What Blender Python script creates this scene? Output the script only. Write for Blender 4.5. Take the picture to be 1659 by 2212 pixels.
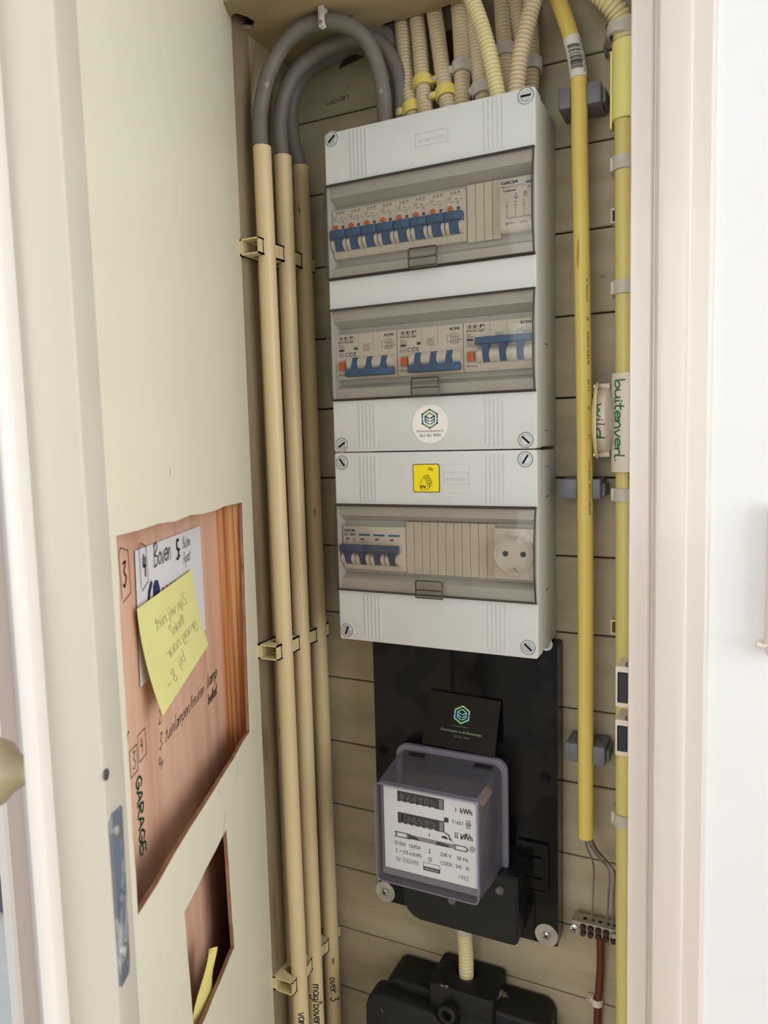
import bpy, bmesh, math, random
from mathutils import Vector, Matrix
for o in list(bpy.data.objects): bpy.data.objects.remove(o)
random.seed(7)
scene = bpy.context.scene
COL = scene.collection
V = Vector
pi = math.pi

# ---------------------------------------------------------------- camera
F, CX, CY = 1600.27, 829.5, 1106.0
yaw, pitch, roll = .4483, .0989, .0256
CAM = V((.4178, -.834, 1.666))
_s, _c = math.sin, math.cos
fwd = V((-_s(yaw)*_c(pitch), _c(yaw)*_c(pitch), -_s(pitch)))
rgt = V((_c(yaw), _s(yaw), 0))
dwn = fwd.cross(rgt)
R0 = rgt*_c(roll) + dwn*_s(roll)
R1 = dwn*_c(roll) - rgt*_s(roll)
cd = bpy.data.cameras.new('camera')
cam = bpy.data.objects.new('camera', cd)
COL.objects.link(cam)
cd.sensor_fit = 'HORIZONTAL'; cd.sensor_width = 36; cd.lens = F/1659*36
cd.clip_start = .01; cd.clip_end = 100
cd.dof.use_dof = True; cd.dof.focus_distance = .86; cd.dof.aperture_fstop = 13
cam.matrix_world = Matrix(((R0.x, -R1.x, -fwd.x, CAM.x), (R0.y, -R1.y, -fwd.y, CAM.y), (R0.z, -R1.z, -fwd.z, CAM.z), (0, 0, 0, 1)))
scene.camera = cam

def ray(px, py): return R0*((px-CX)/F) + R1*((py-CY)/F) + fwd
def at(px, py, Y):
    d = ray(px, py); return CAM + d*((Y-CAM.y)/d.y)

# ---------------------------------------------------------------- world, lights, exposure
w = bpy.data.worlds.new('world'); scene.world = w; w.use_nodes = True
w.node_tree.nodes['Background'].inputs[0].default_value = (.93, .97, 1, 1)
w.node_tree.nodes['Background'].inputs[1].default_value = .58
def area(name, loc, target, sx, sy, power, col):
    l = bpy.data.lights.new(name, 'AREA'); l.shape = 'RECTANGLE'; l.size = sx; l.size_y = sy
    l.energy = power; l.color = col
    o = bpy.data.objects.new(name, l); COL.objects.link(o); o.location = loc
    o.rotation_euler = (V(target)-V(loc)).to_track_quat('-Z', 'Y').to_euler()
    return o
area('daylight_window', (2.25, -.95, 1.75), (.0, -.30, 1.55), 1.4, 1.6, 26, (1, 1, .985))
area('daylight_window', (-.3, -2.9, 1.9), (.1, 0, 1.6), 1.8, 1.5, 26, (1, .985, .95))
scene.view_settings.view_transform = 'Standard'
scene.view_settings.look = 'None'
scene.view_settings.gamma = 1
scene.view_settings.exposure = .0
scene.view_settings.use_curve_mapping = False

# ---------------------------------------------------------------- materials
def lin(h):
    if isinstance(h, str):
        h = h.lstrip('#'); h = [int(h[i:i+2], 16)/255 for i in (0, 2, 4)]
    return tuple((c/12.92 if c <= .04045 else ((c+.055)/1.055)**2.4) for c in h)
def mat(name, col, rough=.5, col2=None, scale=20, stretch=(1, 1, 1), detail=4, bump=0, bscale=None, metal=0, spots=None, lo=.35, hi=.7, coat=0, spec=.5):
    m = bpy.data.materials.new(name); m.use_nodes = True
    nt = m.node_tree; N = nt.nodes; L = nt.links; b = N['Principled BSDF']
    b.inputs['Roughness'].default_value = rough; b.inputs['Metallic'].default_value = metal
    b.inputs['Specular IOR Level'].default_value = spec
    if coat: b.inputs['Coat Weight'].default_value = coat; b.inputs['Coat Roughness'].default_value = .08
    c1 = lin(col)+(1,); c2 = lin(col2)+(1,) if col2 else tuple(x*.9 for x in c1[:3])+(1,)
    tc = N.new('ShaderNodeTexCoord'); mp = N.new('ShaderNodeMapping'); mp.inputs['Scale'].default_value = stretch
    L.new(tc.outputs['Object'], mp.inputs[0])
    nz = N.new('ShaderNodeTexNoise'); nz.inputs['Scale'].default_value = scale; nz.inputs['Detail'].default_value = detail
    L.new(mp.outputs[0], nz.inputs['Vector'])
    cr = N.new('ShaderNodeValToRGB'); cr.color_ramp.elements[0].position = lo; cr.color_ramp.elements[1].position = hi
    cr.color_ramp.elements[0].color = c1; cr.color_ramp.elements[1].color = c2
    L.new(nz.outputs['Fac'], cr.inputs[0]); out = cr.outputs[0]
    if spots:
        sc, thr, scol = spots
        n2 = N.new('ShaderNodeTexNoise'); n2.inputs['Scale'].default_value = sc; n2.inputs['Detail'].default_value = 2
        L.new(mp.outputs[0], n2.inputs['Vector'])
        r2 = N.new('ShaderNodeValToRGB'); r2.color_ramp.elements[0].position = thr; r2.color_ramp.elements[1].position = thr+.04
        L.new(n2.outputs['Fac'], r2.inputs[0])
        mx = N.new('ShaderNodeMix'); mx.data_type = 'RGBA'; mx.inputs[7].default_value = lin(scol)+(1,)
        L.new(r2.outputs[0], mx.inputs[0]); L.new(out, mx.inputs[6]); out = mx.outputs[2]
    L.new(out, b.inputs['Base Color'])
    if bump:
        n3 = N.new('ShaderNodeTexNoise'); n3.inputs['Scale'].default_value = bscale or scale*4; n3.inputs['Detail'].default_value = 5
        L.new(mp.outputs[0], n3.inputs['Vector'])
        bp = N.new('ShaderNodeBump'); bp.inputs['Strength'].default_value = bump; bp.inputs['Distance'].default_value = .002
        L.new(n3.outputs['Fac'], bp.inputs['Height']); L.new(bp.outputs[0], b.inputs['Normal'])
    return m
def clear(name, tint, rough=.05, ior=1.45, frost=0):
    m = bpy.data.materials.new(name); m.use_nodes = True
    nt = m.node_tree; N = nt.nodes; L = nt.links
    for n in list(N): N.remove(n)
    o = N.new('ShaderNodeOutputMaterial'); t = N.new('ShaderNodeBsdfTransparent'); g = N.new('ShaderNodeBsdfGlossy')
    t.inputs[0].default_value = tuple(tint)+(1,); g.inputs['Roughness'].default_value = rough
    fr = N.new('ShaderNodeFresnel')
    ge = N.new('ShaderNodeNewGeometry'); ma = N.new('ShaderNodeMath'); ma.operation = 'MULTIPLY_ADD'      # thin sheet: same reflectance from both sides
    ma.inputs[1].default_value = 1/ior-ior; ma.inputs[2].default_value = ior
    L.new(ge.outputs['Backfacing'], ma.inputs[0]); L.new(ma.outputs[0], fr.inputs[0])
    mx = N.new('ShaderNodeMixShader'); L.new(fr.outputs[0], mx.inputs[0]); L.new(t.outputs[0], mx.inputs[1]); L.new(g.outputs[0], mx.inputs[2])
    res = mx.outputs[0]
    if frost:
        d = N.new('ShaderNodeBsdfDiffuse'); d.inputs[0].default_value = (.42, .40, .48, 1)
        m2 = N.new('ShaderNodeMixShader'); m2.inputs[0].default_value = frost
        L.new(res, m2.inputs[1]); L.new(d.outputs[0], m2.inputs[2]); res = m2.outputs[0]
    L.new(res, o.inputs[0]); return m

plank_m = mat('plank paint', '#b9ad92', .6, '#9f9376', 7, (1, 1, 4), 6, .12, 60, spots=(38, .71, '#8d8168'))
plaster_m = mat('left wall paint', '#bfb393', .65, '#9a8c6b', 11, (1, 1, .35), 6, .25, 70, spots=(45, .72, '#7f7056'))
rawjamb_m = mat('old jamb', '#94856c', .7, '#6a573f', 16, (1, 1, .15), 6, .3, 50, spots=(16, .66, '#4e3a2b'))
ceil_m = mat('closet ceiling', '#b9aa84', .65, '#a0906a', 9, (1, 1, 1), 6, .2, 60, spots=(60, .72, '#8a7a58'))
gap_m = mat('dark gap', '#241c14', .9)
brick_m = mat('rough brick', '#5d3826', .9, '#3a261c', 40, bump=.5)
door_m = mat('cream enamel', '#ece7d3', .38, '#e6e0ca', 3, bump=.03, bscale=25, spots=(7, .80, '#d2cbb0'))
doorwhite_m = mat('white enamel', '#f1ece6', .3, '#ece6df', 6, (1, 1, .1), bump=.06, bscale=20, coat=.2)
frame_m = mat('frame enamel', '#e7dfd8', .3, '#e1d8d0', 8, (1, 1, .06), bump=.22, bscale=30, coat=.25)
wallw_m = mat('white wall', '#eff0f1', .55, '#ebecee', 10, (1, 1, 1), bump=.08, bscale=90)
wallg_m = mat('grey wall', '#dadcde', .6, '#d0d2d4', 20, (1, 1, .1), bump=.1)
ply_m = mat('plywood', '#e3b99f', .6, '#c8937a', 45, (1, 1, .045), 5, .05, 60, lo=.38, hi=.78)
fir_m = mat('fir', '#d8a56c', .6, '#a9683a', 330, (1, 1, .006), 2, .15, 300, lo=.40, hi=.62)
board_m = mat('fibre board', '#a57f5f', .8, '#83604a', 60, bump=.3)
box_m = mat('light grey plastic', '#d2d4d3', .42, '#d0d2d1', 40, bump=.03, bscale=500)
boxin_m = mat('inner grey plastic', '#cfcfcb', .5, '#cacac6', 30)
dev_m = mat('white device plastic', '#e9e6dc', .42, '#e5e1d6', 30)
strip_m = mat('blanking strip', '#e4dfd0', .5, '#ddd7c7', 30)
blue_m = mat('blue toggle', '#3d6a9b', .42, '#35608f', 60, bump=.1, bscale=300)
dblue_m = mat('slate blue toggle', '#4c5a80', .42, '#455379', 60)
orange_m = mat('orange button', '#e8752a', .4, '#d96a24', 60)
red_m = mat('dark red', '#7c2a2c', .4)
green_m = mat('dark green', '#2e5f48', .4)
ink_m = mat('black ink', '#26262a', .6)
inkg_m = mat('grey ink', '#6f6c68', .6)
inkb_m = mat('blue ink', '#2f7fae', .6)
inkf_m = mat('pale ink', '#d3cf90', .6)
marker_m = mat('black marker', '#17161a', .5)
gmarker_m = mat('green marker', '#1d7a52', .5, '#15603f', 80)
dgmarker_m = mat('dark green marker', '#17573f', .5)
redink_m = mat('red ink', '#c4223b', .5)
navy_m = mat('navy ink', '#1b2b5c', .5)
yellowst_m = mat('yellow sticker', '#fbe400', .35, '#f6de00', 30)
whitest_m = mat('white sticker', '#f6f2ef', .4)
smoke_m = clear('smoked lid', (.755, .725, .695), .06)
smokes_m = clear('smoked lid side', (.70, .67, .64), .55)
smokel_m = clear('smoked latch', (.90, .89, .87), .06)
smokerim_m = mat('smoked edge', '#3d3833', .25)
steel_m = mat('zinc steel', '#c9c9c6', .32, '#aaaaa8', 90, metal=.85)
screwg_m = mat('grey screw', '#b9bdc2', .35, '#a9adb2', 60, metal=.3)
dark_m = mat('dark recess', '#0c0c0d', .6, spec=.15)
pipe_m = mat('cream conduit', '#dcc79b', .42, '#d3bd90', 14, (1, 1, .3), spots=(95, .76, '#9c8257'))
pipe3_m = mat('cream conduit speckled', '#d3bf95', .45, '#c6b084', 14, (1, 1, .3), spots=(110, .70, '#6f5636'))
clip_m = mat('cream clip', '#dccf9f', .42, '#cfc08e', 40)
cable_m = mat('grey cable', '#67625b', .55, '#757068', 40, (1, 1, 1), bump=.1, bscale=120, spots=(55, .70, '#958c82'))
flex_m = mat('beige flex', '#d6c6a6', .5, '#c9b794', 30)
flexy_m = mat('pale yellow flex', '#e3d8a8', .5, '#d9cc98', 30)
gclipw_m = mat('translucent white clip', '#cfc9bf', .4, '#bfb8ad', 40)
yclip_m = mat('yellow clip', '#ead97b', .4, '#dfcc68', 40)
ycond_m = mat('yellow conduit', '#e9d373', .42, '#dfc562', 18, (1, 1, .15), spots=(60, .73, '#b99a41'))
ycond2_m = mat('pale yellow conduit', '#dccd7f', .42, '#d2c272', 18, (1, 1, .15))
ysleeve_m = mat('bright yellow sleeve', '#f0e58e', .35, '#eadf86', 18)
gblock_m = mat('grey clip block', '#74747a', .5, '#696970', 40)
pvcw_m = mat('white pvc', '#e3d9cb', .42, '#dbd0c0', 20)
black_m = mat('black bakelite', '#0a0c10', .16, '#0d0f12', 12, bump=.03, bscale=20, spec=.22, spots=(13, .50, '#1d1b19'))
blackm_m = mat('matte black bakelite', '#17181a', .42, '#1f1f22', 30, bump=.1, bscale=120, spec=.3)
cast_m = mat('cast black housing', '#141515', .5, '#212120', 25, spec=.3, bump=.35, bscale=90, spots=(55, .70, '#8d8478'))
card_m = mat('black card', '#15120f', .5, '#191613', 20, spec=.2)
glass_m = clear('meter cover', (.72, .71, .78), .08, 1.5, .16)
glassf_m = clear('meter front', (.93, .93, .95), .05, 1.45, .03)
glassr_m = clear('meter flange', (.66, .63, .76), .08, 1.5, .42)
glassrim_m = mat('violet rim', '#8a83a0', .15, '#6d6788', 30, coat=.5)
dial_m = mat('dial white', '#f3f2f2', .45, '#ededed', 30)
dialg_m = mat('dial grey', '#8c8b8d', .4, '#777', 30) if False else mat('dial grey', '#8c8b8d', .4)
innerm_m = mat('meter works', '#5a4a3a', .6, '#2d2622', 30)
lead_m = mat('lead seal', '#6f6e6c', .5, '#4d4c4a', 200, bump=.4, metal=.5)
brass_m = mat('terminal bar', '#b8b1a4', .4, '#9d9587', 80, metal=.6)
rust_m = mat('terminal screws', '#4a362c', .5, '#30241e', 150, metal=.4)
wire_m = mat('bare wire', '#938e85', .35, '#6d6861', 60, metal=.5)
brown_m = mat('brown wire', '#6b3223', .4, '#5a2a1e', 40)
paper_m = mat('white paper', '#e4e2e6', .7, '#dedce0', 10)
post_m = mat('yellow note', '#eeeaa0', .7, '#e8e394', 12)
note_m = mat('folded yellow note', '#efe190', .7, '#e3d27a', 12)
plate_m = mat('strike plate', '#7d8896', .3, '#e2e4e6', 70, (1, 1, .4), metal=.35, lo=.48, hi=.62)
knob_m = mat('beige knob', '#b7ae8c', .4, '#aca27e', 30)
magnet_m = mat('magnet', '#22242a', .35, '#2c2e35', 40)
slate_m = mat('dark slate deck', '#3b3f52', .6, '#4a4e62', 8, (1, 12, 1))
floor_m = mat('floor boards', '#b59a78', .5, '#a58a68', 6, (1, 8, 1))
cablelabel_m = mat('white label', '#e8e4da', .5)
def logo_mat(name, a, b, z0, z1):
    m = bpy.data.materials.new(name); m.use_nodes = True; nt = m.node_tree; N = nt.nodes; L = nt.links
    tc = N.new('ShaderNodeTexCoord'); sp = N.new('ShaderNodeSeparateXYZ'); L.new(tc.outputs['Generated'], sp.inputs[0])
    cr = N.new('ShaderNodeValToRGB'); e = cr.color_ramp.elements
    e[0].color = lin(a)+(1,); e[1].color = lin(a)+(1,); e[0].position = .05; e[1].position = .95
    q = e.new(.45); q.color = lin(b)+(1,)
    L.new(sp.outputs[2], cr.inputs[0]); L.new(cr.outputs[0], N['Principled BSDF'].inputs['Base Color'])
    N['Principled BSDF'].inputs['Roughness'].default_value = .4
    return m
logoA_m = logo_mat('logo print', '#5d9a2f', '#2a6a86', 0, 1)
logoB_m = logo_mat('logo foil', '#9bdc8a', '#8fd0f2', 0, 1)

# ---------------------------------------------------------------- mesh helpers
def BM(): return bmesh.new()
def root(o):
    while o.parent: o = o.parent
    return o
def obj(name, b, m, parent=None, smooth=35, keep=False):
    bmesh.ops.recalc_face_normals(b, faces=b.faces)
    me = bpy.data.meshes.new(name); b.to_mesh(me); b.free()
    o = bpy.data.objects.new(name, me); COL.objects.link(o)
    if m: me.materials.append(m)
    if parent:
        o.parent = parent; off = root(parent).location
    elif keep: off = V((0, 0, 0))
    else:
        xs = [v.co for v in me.vertices]
        off = V(((min(c.x for c in xs)+max(c.x for c in xs))/2, (min(c.y for c in xs)+max(c.y for c in xs))/2, min(c.z for c in xs)))
        o.location = off
    if off.length > 0: me.transform(Matrix.Translation(-off))
    if smooth:
        me.polygons.foreach_set('use_smooth', [True]*len(me.polygons)); me.set_sharp_from_angle(angle=math.radians(smooth))
    return o
def thing(name, label, cat, loc, group=None):
    o = bpy.data.objects.new(name, None); COL.objects.link(o); o.location = loc; o.empty_display_size = .01
    tag(o, label, cat, group); return o
def tag(o, label, cat, group=None):
    o['label'] = label; o['category'] = cat
    if group: o['group'] = group
    return o
def struct(o, label=None):
    o['kind'] = 'structure'
    if label: o['label'] = label
    return o
def copy_tree(o, loc, label=None, parent=None):
    c = o.copy(); COL.objects.link(c); c.parent = parent
    if parent is None: c.location = loc
    if label: c['label'] = label
    for ch in o.children: copy_tree(ch, None, None, c)
    return c

def face(b, vs):
    try: return b.faces.new(vs)
    except ValueError: return None
def hexa(b, P):
    v = [b.verts.new(p) for p in P]
    for q in ((0, 3, 2, 1), (4, 5, 6, 7), (0, 1, 5, 4), (1, 2, 6, 5), (2, 3, 7, 6), (3, 0, 4, 7)): face(b, [v[i] for i in q])
    return v
def box(b, x0, x1, y0, y1, z0, z1):
    return hexa(b, [(x0, y0, z0), (x1, y0, z0), (x1, y1, z0), (x0, y1, z0), (x0, y0, z1), (x1, y0, z1), (x1, y1, z1), (x0, y1, z1)])
def bevel(b, off, seg=2, ang=.6):
    es = [e for e in b.edges if len(e.link_faces) == 2 and e.calc_face_angle(0) > ang]
    bmesh.ops.bevel(b, geom=es, offset=off, segments=seg, affect='EDGES', profile=.5)
def bbox(x0, x1, y0, y1, z0, z1, off=.001, seg=2):
    b = BM(); box(b, x0, x1, y0, y1, z0, z1)
    bmesh.ops.recalc_face_normals(b, faces=b.faces); bevel(b, off, seg); return b
def prism(b, pts, ext):
    ext = V(ext); a = [b.verts.new(p) for p in pts]; c = [b.verts.new(V(p)+ext) for p in pts]
    face(b, a); face(b, c[::-1]); n = len(pts)
    for i in range(n): face(b, [a[i], c[i], c[(i+1) % n], a[(i+1) % n]])
def frames(pts):
    T = []
    for i in range(len(pts)):
        t = (pts[min(i+1, len(pts)-1)]-pts[max(i-1, 0)]); T.append(t.normalized())
    a = V((0, 0, 1)) if abs(T[0].z) < .9 else V((1, 0, 0))
    u = T[0].cross(a).normalized(); out = []
    for t in T:
        u = (u - t*u.dot(t)).normalized(); out.append((u, t.cross(u)))
    return out
def tube(b, pts, r, n=16, caps=True):
    pts = [V(p) for p in pts]; fr = frames(pts); rings = []
    for i, (p, (u, w_)) in enumerate(zip(pts, fr)):
        rr = r[i] if isinstance(r, (list, tuple)) else r
        rings.append([b.verts.new(p+(u*math.cos(2*pi*k/n)+w_*math.sin(2*pi*k/n))*rr) for k in range(n)])
    for A, B in zip(rings, rings[1:]):
        for k in range(n): face(b, [A[k], A[(k+1) % n], B[(k+1) % n], B[k]])
    if caps: face(b, rings[0][::-1]); face(b, rings[-1])
def lathe(b, prof, c, axis, n=24, a0=0, a1=2*pi):
    c = V(c); ax = V(axis).normalized(); u = ax.cross(V((0, 0, 1)) if abs(ax.z) < .9 else V((1, 0, 0))).normalized(); w_ = ax.cross(u)
    rings = []
    for r, h in prof:
        if r < 1e-7: rings.append([b.verts.new(c+ax*h)])
        else: rings.append([b.verts.new(c+ax*h+(u*math.cos(2*pi*k/n)+w_*math.sin(2*pi*k/n))*r) for k in range(n)])
    for A, B in zip(rings, rings[1:]):
        for k in range(n):
            k2 = (k+1) % n
            if len(A) == 1 and len(B) == 1: continue
            if len(A) == 1: face(b, [A[0], B[k2], B[k]])
            elif len(B) == 1: face(b, [A[k], A[k2], B[0]])
            else: face(b, [A[k], A[k2], B[k2], B[k]])
def spline(P, n=10):
    P = [V(p) for p in P]; out = []
    Q = [P[0]*2-P[1]]+P+[P[-1]*2-P[-2]]
    for i in range(1, len(Q)-2):
        p0, p1, p2, p3 = Q[i-1:i+3]
        for k in range(n):
            t = k/n
            out.append(.5*((2*p1)+(p2-p0)*t+(2*p0-5*p1+4*p2-p3)*t*t+(3*p1-p0-3*p2+p3)*t**3))
    out.append(P[-1]); return out
def resample(pts, step):
    out = [pts[0]]; acc = 0
    for a, c in zip(pts, pts[1:]):
        L = (c-a).length; t = step-acc
        while t <= L: out.append(a+(c-a)*(t/L)); t += step
        acc = (acc+L) % step
    return out
def rrect(x0, x1, z0, z1, r, n=5):
    o = []
    for cx, cz, a in ((x1-r, z1-r, 0), (x0+r, z1-r, pi/2), (x0+r, z0+r, pi), (x1-r, z0+r, 3*pi/2)):
        for k in range(n+1): o.append((cx+r*math.cos(a+pi/2*k/n), cz+r*math.sin(a+pi/2*k/n)))
    return o
def plate(b, outer, holes, f0, f1):
    """outline with holes between the surfaces f0(u,v) and f1(u,v)"""
    fl = BM(); 
    def loop(P):
        vs = [fl.verts.new((p[0], p[1], 0)) for p in P]
        return [fl.edges.new((vs[i], vs[(i+1) % len(vs)])) for i in range(len(vs))]
    es = loop(outer)
    for h in holes: es += loop(h)
    bmesh.ops.triangle_fill(fl, use_beauty=True, use_dissolve=False, edges=es)
    fl.verts.index_update(); fl.verts.ensure_lookup_table()
    A = [b.verts.new(f0(v.co.x, v.co.y)) for v in fl.verts]; B = [b.verts.new(f1(v.co.x, v.co.y)) for v in fl.verts]
    for q in fl.faces:
        ix = [v.index for v in q.verts]; face(b, [A[i] for i in ix]); face(b, [B[i] for i in ix[::-1]])
    for e in fl.edges:
        if len(e.link_faces) == 1:
            i, j = e.verts[0].index, e.verts[1].index; face(b, [A[i], A[j], B[j], B[i]])
    fl.free()

# ---------------------------------------------------------------- print and handwriting
_tc = {}
def glyphs(s):
    if s in _tc: return _tc[s]
    cu = bpy.data.curves.new('t', 'FONT'); cu.body = s; cu.size = 1; cu.resolution_u = 3
    o = bpy.data.objects.new('t', cu); COL.objects.link(o)
    dg = bpy.context.evaluated_depsgraph_get(); me = bpy.data.meshes.new_from_object(o.evaluated_get(dg))
    vs = [(v.co.x, v.co.y) for v in me.vertices]; fs = [tuple(p.vertices) for p in me.polygons]
    bpy.data.objects.remove(o); bpy.data.curves.remove(cu); bpy.data.meshes.remove(me)
    _tc[s] = (vs, fs); return _tc[s]
def ink_text(b, f, s, u, v, h, width=None, align='L', shear=0, bold=0, mirror=False):
    vs, fs = glyphs(s)
    if not vs: return
    x0 = min(p[0] for p in vs); x1 = max(p[0] for p in vs); k = h/.72
    kx = (width/(x1-x0)) if width else k
    wd = (x1-x0)*kx; ou = u-(0 if align == 'L' else wd/2 if align == 'C' else wd)
    offs = [0] if not bold else [-bold, 0, bold]
    for ob in offs:
        nv = []
        for p in vs:
            q = (p[0]-x0)*kx+p[1]*k*shear
            if mirror: q = wd-q
            nv.append(b.verts.new(f(ou+q+ob, v+p[1]*k)))
        for q in fs: face(b, [nv[i] for i in q])
def ink_poly(b, f, pts): face(b, [b.verts.new(f(*p)) for p in pts])
def ink_rect(b, f, u0, v0, u1, v1): ink_poly(b, f, [(u0, v0), (u1, v0), (u1, v1), (u0, v1)])
def ink_line(b, f, pts, w_):
    for a, c in zip(pts, pts[1:]):
        dx, dy = c[0]-a[0], c[1]-a[1]; L = math.hypot(dx, dy)
        if L < 1e-9: continue
        ex, ey = dx/L*w_*.4, dy/L*w_*.4; nx, ny = -dy/L*w_/2, dx/L*w_/2
        ink_poly(b, f, [(a[0]-ex+nx, a[1]-ey+ny), (a[0]-ex-nx, a[1]-ey-ny), (c[0]+ex-nx, c[1]+ey-ny), (c[0]+ex+nx, c[1]+ey+ny)])
def ink_frame(b, f, u0, v0, u1, v1, w_): ink_line(b, f, [(u0, v0), (u1, v0), (u1, v1), (u0, v1), (u0, v0)], w_)
def ink_circle(b, f, u, v, r, w_=None, n=16, a0=0, a1=2*pi):
    P = [(u+r*math.cos(a0+(a1-a0)*k/n), v+r*math.sin(a0+(a1-a0)*k/n)) for k in range(n+1)]
    if w_: ink_line(b, f, P, w_)
    else: ink_poly(b, f, P[:-1])
S = {  # single stroke letters, x-height .55
'a': (.5, [[(.42, .5), (.2, .55), (.03, .3), (.15, .02), (.36, .15), (.44, .52), (.42, .1), (.52, 0)]]),
'b': (.5, [[(.06, 1), (.08, .02)], [(.08, .3), (.3, .52), (.45, .28), (.28, .0), (.08, .08)]]),
'd': (.5, [[(.4, .45), (.15, .5), (.03, .2), (.2, 0), (.4, .15)], [(.44, 1), (.42, .02)]]),
'e': (.46, [[(.04, .28), (.4, .34), (.3, .56), (.08, .45), (.05, .15), (.22, 0), (.42, .1)]]),
'g': (.5, [[(.4, .5), (.12, .5), (.06, .2), (.25, .08), (.42, .3), (.42, .5), (.4, -.25), (.2, -.42), (.05, -.25)]]),
'h': (.48, [[(.06, 1), (.08, 0), (.12, .4), (.3, .55), (.4, .35), (.42, 0)]]),
'i': (.22, [[(.08, .52), (.1, .05), (.18, 0)], [(.1, .75), (.12, .78)]]),
'j': (.26, [[(.14, .52), (.14, -.2), (.02, -.38)], [(.14, .75), (.16, .78)]]),
'k': (.46, [[(.06, 1), (.08, 0)], [(.4, .55), (.1, .25), (.42, 0)]]),
'l': (.22, [[(.08, 1), (.06, .1), (.18, 0)]]),
'm': (.72, [[(.04, .52), (.06, 0), (.1, .4), (.24, .54), (.32, .35), (.34, 0), (.38, .4), (.52, .54), (.62, .35), (.64, 0)]]),
'n': (.48, [[(.04, .52), (.06, 0), (.12, .4), (.28, .55), (.38, .35), (.4, 0)]]),
'o': (.48, [[(.24, .54), (.04, .3), (.2, 0), (.42, .25), (.24, .54)]]),
'p': (.5, [[(.06, .5), (.06, -.42)], [(.06, .35), (.28, .55), (.44, .3), (.26, .04), (.08, .1)]]),
'r': (.36, [[(.05, .52), (.08, 0), (.1, .35), (.24, .54), (.34, .48)]]),
's': (.4, [[(.34, .5), (.12, .52), (.1, .32), (.3, .22), (.28, .02), (.04, .04)]]),
't': (.34, [[(.14, .9), (.12, .1), (.26, 0)], [(.0, .6), (.3, .64)]]),
'u': (.5, [[(.04, .52), (.06, .1), (.22, 0), (.4, .2), (.42, .52), (.42, .05), (.5, 0)]]),
'v': (.42, [[(.02, .54), (.18, 0), (.38, .56)]]),
'w': (.62, [[(.02, .54), (.14, 0), (.3, .45), (.42, 0), (.58, .56)]]),
'z': (.42, [[(.04, .52), (.36, .52), (.04, 0), (.38, .02)]]),
'B': (.6, [[(.08, 1), (.08, 0)], [(.02, .9), (.35, 1.05), (.46, .8), (.12, .52), (.5, .4), (.42, .08), (.04, 0)]]),
'A': (.6, [[(.02, 0), (.28, 1), (.52, 0)], [(.1, .38), (.46, .38)]]),
'G': (.62, [[(.5, .85), (.25, 1), (.04, .5), (.25, 0), (.5, .15), (.52, .42), (.3, .42)]]),
'R': (.58, [[(.06, 0), (.08, 1), (.4, .95), (.42, .6), (.1, .5), (.5, 0)]]),
'E': (.5, [[(.45, 1), (.08, 1), (.06, 0), (.45, 0)], [(.08, .52), (.36, .52)]]),
'Z': (.55, [[(.06, .95), (.5, 1), (.05, 0), (.5, .03)]]),
'2': (.45, [[(.06, .8), (.25, 1), (.38, .75), (.05, .05), (.1, .0), (.4, .02)]]),
'3': (.45, [[(.06, .95), (.36, .98), (.16, .58), (.4, .35), (.22, 0), (.03, .1)]]),
'4': (.45, [[(.12, 1), (.05, .5), (.38, .5)], [(.34, .85), (.32, 0)]]),
'5': (.45, [[(.38, 1), (.12, .98), (.1, .6), (.36, .45), (.3, .08), (.02, .05)]]),
'8': (.45, [[(.36, .85), (.1, .9), (.1, .65), (.38, .3), (.2, 0), (.04, .25), (.36, .7), (.36, .85)]]),
':': (.2, [[(.08, .1), (.1, .12)], [(.08, .45), (.1, .48)]]), '.': (.2, [[(.08, .02), (.1, .05)]]),
'-': (.4, [[(.05, .3), (.3, .32)]]), '=': (.4, [[(.05, .2), (.3, .22)], [(.05, .4), (.3, .42)]]),
'/': (.36, [[(.02, -.1), (.32, 1)]]), '?': (.4, [[(.05, .8), (.25, 1), (.35, .7), (.16, .4), (.16, .25)], [(.15, .05), (.17, .07)]]), ' ': (.3, [])}
def hand(b, f, s, u, v, h, w_, kx=1, mirror=False, slope=0, slant=.08):
    x = 0; tot = sum(S[c][0] for c in s)
    for c in s:
        adv, st = S[c]; jy = random.uniform(-.03, .03)
        for P in st:
            Q = spline([V((p[0], p[1]+jy, 0)) for p in P], 4) if len(P) > 2 else [V((P[0][0]+(P[1][0]-P[0][0])*k/8, P[0][1]+(P[1][1]-P[0][1])*k/8+jy, 0)) for k in range(9)]
            pts = []
            for q in Q:
                xx = (x+q.x+q.y*slant); xx = (tot-xx) if mirror else xx
                pts.append((u+xx*h*kx, v+q.y*h+slope*xx*h*kx))
            ink_line(b, f, pts, w_)
        x += adv
    return u+tot*h*kx
def planeY(x0, z0, Y): return lambda u, v: (x0+u, Y, z0+v)
def cylmap(cx, cy, r, z0, phi0, eps=.0003):
    """u runs down the pipe, v (letter height) runs to the right around it"""
    def f(u, v):
        p = phi0+v/r; return (cx+(r+eps)*math.sin(p), cy-(r+eps)*math.cos(p), z0-u)
    return f
def phi_cam(cx, cy): return math.atan2(CAM.x-cx, cy-CAM.y)

# ================================================================ STRUCTURE
ZC = 2.123          # closet ceiling
XL = -.092          # left closet wall
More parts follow.
